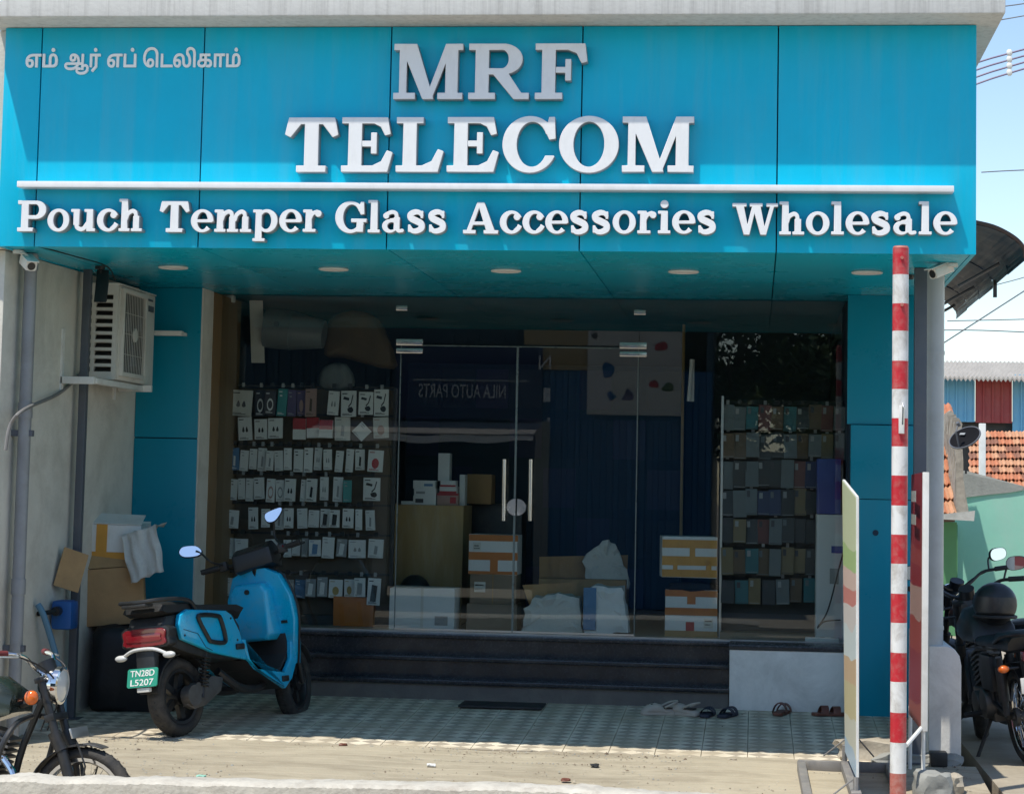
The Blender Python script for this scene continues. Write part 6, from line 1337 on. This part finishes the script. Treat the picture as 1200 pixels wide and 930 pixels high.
def tile_piece(w, l):
    b = MB(); prof = [(-w / 2, .0), (-w * .3, .035), (-w * .05, .012), (w * .2, .045), (w * .5, .012)]
    b.loft([[Vector((x, y, z + dz)) for x, z in prof] + [Vector((x, y, z + dz - .018)) for x, z in prof[::-1]] for y, dz in ((-l / 2, .05), (l / 2, 0))])
    o = b.build('roof_tile', [M['tile1']]); me = o.data; bpy.data.objects.remove(o); return me
def tiled_roof(name, label, A, B, C_, nx, ny, cat='roof'):
    # A eave left, B eave right, C_ ridge left
    t = thing(name, label, cat, A); ux = (B - A) / nx; uy = (C_ - A) / ny
    ex = ux.normalized(); ey = uy.normalized(); ez = ex.cross(ey).normalized()
    base = tile_piece(ux.length * 1.02, uy.length * 1.18); vs = []
    for m in ('tile1', 'tile2', 'tile3', 'tile1'):
        me = base.copy(); me.materials.clear(); me.materials.append(M[m]); vs.append(me)
    for j in range(ny):
        for i in range(nx):
            o = link(vs[random.choice((0, 0, 1, 1, 1, 2, 3))], 'roof_tile', t)
            o.location = ux * (i + .5) + uy * (j + .5) + ez * random.uniform(0, .012)
            o.rotation_euler = Matrix((ex, ey, ez)).transposed().to_euler(); o.rotation_euler.rotate_axis('Z', random.uniform(-.03, .03))
    b = MB(); b.loft([[A, B, B + (C_ - A), C_], [p - ez * .06 for p in (A, B, B + (C_ - A), C_)]]); b.build('roof_deck', M['rust'], t)
    return t
random.seed(3)
A, B, C_ = P(1136, 574, 40), P(1216, 574, 40), P(1136, 508, 42.2)
tiled_roof('tiled_roof', 'orange clay tile roof beyond the green wall under the blue shed', A, B, C_, 9, 8)
A, B, C_ = P(1086, 607, 27), P(1119, 606, 27), P(1086, 478, 29.5)
tiled_roof('tiled_roof', 'steep strip of clay tiles beside the pale corner pipe', A, B, C_, 3, 8)
vb = MB(); pts = [P(x, y, 27.2) for x, y in ((1117, 494), (1124, 492), (1127, 500), (1126, 520), (1128, 540), (1127, 560), (1131, 580), (1132, 597), (1133, 607), (1119, 608), (1118, 590), (1117, 565), (1119, 540), (1116, 515))]
for k in range(6):
    y0 = 27.0 + .25 * k; vb.prism([(p.x + random.uniform(-.012, .012), p.z + .03 * k + random.uniform(-.01, .01)) for p in pts], 'y', y0, y0 + .249)
o = vb.build('roof_verge', M['oldcement'], jitter=.008); tag(o, 'ragged grey brown cement verge along the steep strip of clay tiles', 'verge')
b = MB(); b.box(P(1106, 605, 27.1).x, P(1139, 605, 27.1).x, 26.9, 27.6, P(1120, 609, 27.1).z, P(1120, 600, 27.1).z); tag(b.build('eave_board', M['cement'], jitter=.03), 'ragged grey eave below the steep strip of clay tiles', 'eave')
# house wall that carries the strip
b = MB(); b.box(P(1075, 600, 27.4).x, P(1124, 600, 27.4).x, 27.7, 29.9, -.4, P(1120, 612, 27.4).z); tag(b.build('house_wall', M['dgreen']), 'dark green house wall under the steep strip of clay tiles', 'wall')
# post and dish
p0 = P(1151, 560, 31.5); p1 = P(1150, 496, 31.5); b = MB(); b.box(p0.x - .045, p0.x + .045, 31.45, 31.55, p0.z - 1.5, p1.z); tag(b.build('white_post', M['whitep'], bevel=.008), 'white square post standing behind the green wall next to the dish', 'post')
dc = P(1131, 513, 26.3); ds = thing('satellite_dish', 'black satellite dish tilted on a thin mast above the green wall', 'dish', dc)
m = (Vector((0, -1, 0)) * .53 + Vector((-.5, 0, .866)) * .85).to_track_quat('-Z', 'Y').to_matrix().to_4x4()
rx = .19; M['dishblack'] = mat('dull_black_dish', (.012, .012, .014), .9, var=.1, spec=.05)
b = MB(); b.lathe([(0, .035), (rx * .5, .027), (rx * .85, .012), (rx, .0), (rx, -.012), (rx * .85, -.002), (rx * .5, .016), (0, .023)], m, 28); b.build('reflector', M['dishblack'], ds, local=True, smooth=True)
b = MB(); b.lathe([(rx - .004, -.014), (rx + .008, -.014), (rx + .008, .003), (rx - .004, .003), (rx - .004, -.014)], m, 28); b.build('rim', M['gpost'], ds, local=True, smooth=True)
b = MB(); b.tube([m @ Vector((0, -rx * .9, 0)), m @ Vector((0, -rx * .5, -.18)), m @ Vector((0, 0, -.22))], .010, n=6); b.cyl(m @ Vector((0, 0, -.24)), m @ Vector((0, 0, -.19)), .022, n=10); b.build('feed_arm', M['gpost'], ds, local=True)
b = MB(); b.tube([m @ Vector((0, 0, .05)), (.02, .10, -.05), (.02, .10, -.42)], .014, n=8); b.build('mast', M['metal_d'], ds, local=True)
b = MB(); b.box(-.05, .02, -.003, .003, -.02, .012, m @ T((.08, .06, -.008), (R(90), 0, 0))); b.build('logo_patch', M['grey_card'], ds, local=True)
# blue and red sheet shed
YS = 44.0
sh = thing('sheet_shed', 'sky blue sheet metal shed with a red sheet under a grey wavy roof', 'shed', (6, YS, 1.5))
def sheet(px0, px1, py0, py1, m, pitch=11):
    a = P(px0, py1, YS); c = P(px1, py0, YS); n = max(2, round((px1 - px0) / pitch)); b = MB(); w = (c.x - a.x) / n; prof = []
    for i in range(n): x = a.x + i * w; prof += [(x, 0), (x + w * .78, 0), (x + w * .82, -.05), (x + w * .96, -.05)]
    prof.append((c.x, 0))
    b.loft([[Vector((x, YS + y, z)) for x, y in prof] + [Vector((x, YS + y + .02, z)) for x, y in prof[::-1]] for z in (a.z, c.z)]); return b.build('wall_sheet', M[m], sh)
sheet(1060, 1142.5, 440, 493, 'shedblue'); sheet(1143, 1186, 440, 495, 'shedred'); sheet(1186.5, 1290, 440, 512, 'shedblue')
a = P(1050, 442, YS - .7); c = P(1290, 442, YS - .7); n = 46; w = (c.x - a.x) / n; b = MB()
prof = [(a.x + w * i / 4, .03 * math.sin(math.pi * i / 2)) for i in range(n * 4 + 1)]
b.loft([[Vector((x, Y, z0 + z)) for x, z in prof] + [Vector((x, Y, z0 + z - .05)) for x, z in prof[::-1]] for Y, z0 in ((YS - .7, a.z + .02), (YS + 3, P(1150, 425, YS + 3).z + .02))]); b.build('roof_sheet', M['asbestos'], sh)
b = MB(); b.box(P(1060, 500, YS).x, P(1190, 500, YS).x, YS + .3, YS + .6, -1, P(1150, 494, YS).z + .02); b.build('inner_wall', M['metal_d'], sh)
# dark curved awning fixed to the right side of the shop
Yn, Yf = 13.9, 18.6
prof = [(XR + .004, 3.40), (XR + .10, 3.375), (XR + .22, 3.315), (XR + .33, 3.235), (XR + .40, 3.15), (XR + .425, 3.06)]
k_ = P(1200, 301, Yn); 
prof = [(p.x, p.z) for p in (P(1146, 260, Yn), P(1163, 266, Yn), P(1182, 275, Yn), P(1194, 284, Yn), P(1200, 293, Yn), P(1201, 303, Yn))]
prof[0] = (XR + .003, prof[0][1])
aw = thing('side_awning', 'dark curved sheet awning fixed to the right side of the shop', 'awning', (XR, 16, 3.2))
pp = [(p.x, p.y) for p in spline([Vector((a, b, 0)) for a, b in prof], 4)]
for k in range(5):
    y0 = Yn + (Yf - Yn) * k / 5; y1 = Yn + (Yf - Yn) * (k + 1) / 5 - .006; lift = .006 * (k % 2)
    b = MB(); b.loft([[Vector((x, y, z + lift)) for x, z in pp] + [Vector((x, y, z + lift - .012)) for x, z in pp[::-1]] for y in (y0, y1)]); b.build('awning_sheet', M['awning'], aw, jitter=.003)
b = MB(); b.tube([Vector((x, Yn - .006, z + .004)) for x, z in pp], .013, n=6); b.build('rim', M['rust'], aw)
for y in (14.9, 16.6, 18.2):
    b = MB(); b.tube([Vector((XR + .02, y, 3.02)), Vector((prof[3][0] - .01, y, prof[3][1] - .03))], .012, n=6); b.build('support_arm', M['gpost'], aw)
q = P(1166, 345, 15.6); b = MB(); b.box(q.x - .012, q.x + .012, 15.58, 15.62, q.z - .02, q.z + .10); b.build('hanging_clip', M['metal_d'], aw)
# overhead wires
def wire(name, pts, r, label, group=None, n=5, m='gpost'):
    b = MB(); b.tube(pts, r, n=n, smooth=6); tag(b.build(name, M[m]), label, 'wire', group)
Yk = 32
for k, dy in enumerate((0, 10, 20, 30)):
    wire('power_line', [P(1090, 92 + dy * .9, Yk), P(1150, 72 + dy * .82, Yk), P(1178, 64 + dy * .78, Yk), P(1260, 42 + dy * .7, Yk)], .014, ['topmost', 'second', 'third', 'lowest'][k] + ' of the four bundled power lines right of the roof slab', 'power lines in the sky', m='purple_card')
    if k < 4:
        q = P(1183, 62 + dy * .77 , Yk); b = MB(); b.ball(q, (.045, .03, .055), 10, 7); tag(b.build('insulator', M['whitep'], smooth=True), 'white insulator on the ' + ['topmost', 'second', 'third', 'lowest'][k] + ' bundled power line', 'insulator', 'insulators on the power lines')
for k, (pts, lab) in enumerate((([(1130, 12), (1190, 6), (1260, -6)], 'thin power line crossing the upper right corner of the sky'), ([(1130, 30), (1170, 24), (1260, 8)], 'thin power line just under the corner one'), ([(1150, 202), (1185, 200), (1260, 197)], 'single level power line right of the fascia'), ([(1080, 387), (1150, 387), (1260, 392)], 'faint level wire above the blue shed'), ([(1090, 412), (1110, 399), (1200, 341), (1240, 316)], 'slanting wire rising to the right beyond the pale pipe'), ([(1110, 376), (1200, 374), (1260, 372)], 'faint wire under the dark awning'), ([(1150, 338), (1200, 325), (1260, 306)], 'thin wire sloping behind the dark awning'))):
    wire('power_line', [P(x, y, Yk + k) for x, y in pts], .009 if k != 4 else .012, lab, 'power lines in the sky')

# ================================================================== ACROSS THE STREET (seen reflected in the shop glass)
op = thing('opposite_shop', 'dark blue corrugated auto parts shop across the street, seen reflected in the glass', 'shop', (-3, -3.6, -.42))
YO = -3.6; SC = FPX / (2 * YG - YO)
M['dkwall'] = mat('dark_reflection_wall', (.09, .09, .08), .9, var=.2)  # shade put into the colour of the added wall
def RX(px): return (px - 884) / SC * 1.02
def RZ(py): return CAMZ + (577 - py) / SC
def osheet(x0, x1, z0, z1, m, pitch=.22, y=YO):
    b = MB(); n = max(2, round((x1 - x0) / pitch)); w = (x1 - x0) / n; prof = []
    for i in range(n): x = x0 + i * w; prof += [(x, 0), (x + w * .5, 0), (x + w * .6, .05), (x + w * .9, .05)]
    prof.append((x1, 0)); b.loft([[Vector((x, y + d, z)) for x, d in prof] + [Vector((x, y + d - .03, z)) for x, d in prof[::-1]] for z in (z0, z1)]); return b.build('wall_sheet', M[m], op)
M['osb'] = mat('deep_blue_sheet', (.012, .11, .27), .5, var=.12, nscale=1.5)
osheet(RX(640), RX(835), -.42, RZ(440), 'osb'); osheet(-16, RX(640), RZ(500), 4.9, 'dkblue')
b = MB(); b.box(RX(470), RX(640), YO + .06, YO + .14, RZ(500), RZ(412)); b.build('sign_panel', M['case_navy'], op)
def otext(body, pxa, pxb, pya, pyb, y, m=None):
    me = text_mesh(body, 1, .02, m or M['grey_card'], 'sign_lettering'); co = np.array([v.co for v in me.vertices]); a = co.min(0); c = co.max(0)
    x0, x1 = RX(pxa), RX(pxb); sx = (x1 - x0) / (c[0] - a[0]); sz = (RZ(pya) - RZ(pyb)) / (c[2] - a[2])
    me.transform(Matrix(((-sx, 0, 0, x1 + a[0] * sx), (0, -1, 0, y), (0, 0, sz, RZ(pyb) - a[2] * sz), (0, 0, 0, 1)))); me.transform(Matrix.Translation(-world_loc(op)))
    me.flip_normals(); return link(me, 'sign_lettering', op)
otext('NILA AUTO PARTS', 497, 598, 459, 475, YO + .15, M['white'])
b = MB(); b.box(RX(490), RX(625), YO + .141, YO + .15, RZ(455.5), RZ(453)); b.build('sign_rule', M['grey_card'], op)
for ch, py in (('N', 424), ('I', 462), ('L', 496), ('A', 530)): otext(ch, 636 if ch != 'I' else 642, 650, py, py + 16, YO + .16, M['white'])
b = MB(); b.box(RX(618), RX(800), YO + .06, YO + .12, RZ(440), RZ(386)); b.build('tan_board', M['tan'], op)
b = MB(); b.box(RX(692), RX(800), YO + .13, YO + .15, RZ(492), RZ(386)); b.build('poster', M['ivory_card'], op)
for px, py, r_, m in ((777, 412, 7, 'red_card'), (768, 455, 6, 'red_card'), (715, 440, 9, 'osb'), (740, 470, 8, 'purple_card'), (785, 460, 7, 'leaf'), (720, 470, 6, 'osb'), (700, 400, 4, 'dark_card')):
    b = MB(); b.prism(smooth2([((RX(px) + (RX(px + r_) - RX(px)) * random.uniform(.5, 1.3) * math.cos(t)), RZ(py) + r_ / SC * random.uniform(.5, 1.2) * math.sin(t)) for t in [2 * math.pi * k / 7 for k in range(7)]], 2), 'y', YO + .151, YO + .156); b.build('poster_print', M[m], op)
b = MB(); n = 24
b.loft([[Vector((RX(385) + (RX(640) - RX(385)) * i / n, YO + 1.5, RZ(518) + .02 * math.sin(i * .9) - .05 * math.sin(math.pi * i / n) + dz)) for i in range(n + 1)] + [Vector((RX(385) + (RX(640) - RX(385)) * i / n, YO + 1.5, RZ(518) - .12 - .05 * math.sin(math.pi * i / n) + dz + .02 * math.sin(i * .9))) for i in range(n, -1, -1)] for dz in (0,)] + [[Vector((RX(385) + (RX(640) - RX(385)) * i / n, YO + 1.46, RZ(518) + .02 * math.sin(i * .9) - .05 * math.sin(math.pi * i / n))) for i in range(n + 1)] + [Vector((RX(385) + (RX(640) - RX(385)) * i / n, YO + 1.46, RZ(518) - .12 - .05 * math.sin(math.pi * i / n) + .02 * math.sin(i * .9))) for i in range(n, -1, -1)]]); b.build('awning_valance', M['whitep'], op)
b = MB(); b.loft([[Vector((RX(385), YO + 1.5, RZ(519))), Vector((RX(640), YO + 1.5, RZ(519))), Vector((RX(640), YO + .06, RZ(503))), Vector((RX(385), YO + .06, RZ(503)))], [Vector((RX(385), YO + 1.5, RZ(519) - .02)), Vector((RX(640), YO + 1.5, RZ(519) - .02)), Vector((RX(640), YO + .06, RZ(503) - .02)), Vector((RX(385), YO + .06, RZ(503) - .02))]]); b.build('awning_top', M['asbestos'], op)
b = MB(); b.box(-16, RX(835), YO - 6, YO - 5.9, -.42, 4.9); b.build('back_wall', M['dkblue'], op)
b = MB(); b.box(-16, RX(835), YO - 6, YO - .04, 4.905, 5.1); b.build('roof', M['asbestos'], op)
b = MB(); b.box(RX(835) - .1, RX(835), YO - 5.89, YO - .04, -.42, 4.9); b.build('side_wall', M['dkblue'], op)
for x in (-9.5, -6.4, -3.62): b = MB(); b.box(x - .12, x + .12, YO - .02, YO + .2, -.42, RZ(500) - .02); b.build('pillar', M['cement'], op)
b = MB(); b.box(RX(945), RX(1010), -7, -6.8, RZ(432), RZ(386)); b.box(RX(950), RX(1010), -6.95, -6.85, -.6, RZ(433)); o = b.build('tan_hoarding', M['tan']); tag(o, 'tan hoarding across the street, reflected at the right end of the glass', 'hoarding')
b = MB(); b.box(RX(835) + .12, 16, -4.6, -4.4, -.6, 2.3); o = b.build('added_dark_wall', M['dkwall']); tag(o, 'dark wall added across the street to darken the reflection under the trees', 'wall')  # added out of view to keep sunlit ground out of the glass reflection
b = MB(); b.box(1.8, 16, -12, -7.2, -.6, 4.2); o = b.build('far_house', M['plaster']); tag(o, 'plain plastered house across the street beyond the trees', 'house')
def tree(loc, h, r, seed, label):
    random.seed(seed); t = thing('tree', label, 'tree', loc, group='trees across the street')
    b = MB(); b.tube([(0, 0, 0), (.1, .05, h * .3), (-.05, .1, h * .55), (.1, 0, h * .8)], [.2, .16, .12, .06], n=9); trunk = b.build('trunk', M['bark'], t, local=True, smooth=True)
    for k in range(6):
        a = k * 1.05 + random.random(); z = h * random.uniform(.35, .6); b = MB(); b.tube([(0, 0, z), (r * .4 * math.cos(a), r * .4 * math.sin(a), z + h * .14), (r * .75 * math.cos(a), r * .75 * math.sin(a), z + h * .25)], [.08, .05, .02], n=6); b.build('limb', M['bark'], t, local=True)
    cl = [Vector((random.gauss(0, r * .42), random.gauss(0, r * .42), h * random.uniform(.45, 1.02))) for _ in range(26)]
    b = MB()
    for k in range(6000):
        c = random.choice(cl) + Vector((random.gauss(0, .28), random.gauss(0, .28), random.gauss(0, .22))); s = random.uniform(.07, .16)
        e = Euler((random.uniform(-1, 1), random.uniform(-1, 1), random.uniform(0, 6.3))).to_matrix(); b.mi = k % 3 == 0
        b._f([b.bm.verts.new(c + e @ Vector(p) * s) for p in ((-1, 0, 0), (0, -.42, .1), (1, 0, 0), (0, .42, .1))])
    me = bpy.data.meshes.new('crown'); b.bm.to_mesh(me); b.bm.free(); me.materials.append(M['leaf']); me.materials.append(M['leaf2']); o = link(me, 'crown', t); o['kind'] = 'stuff'
tree((-.35, -6.6, -.5), 6.2, 1.7, 21, 'leafy tree beside the blue auto parts shop across the street')
tree((1.1, -6.3, -.5), 5.2, 1.4, 22, 'bushy tree in front of the tan hoarding across the street')
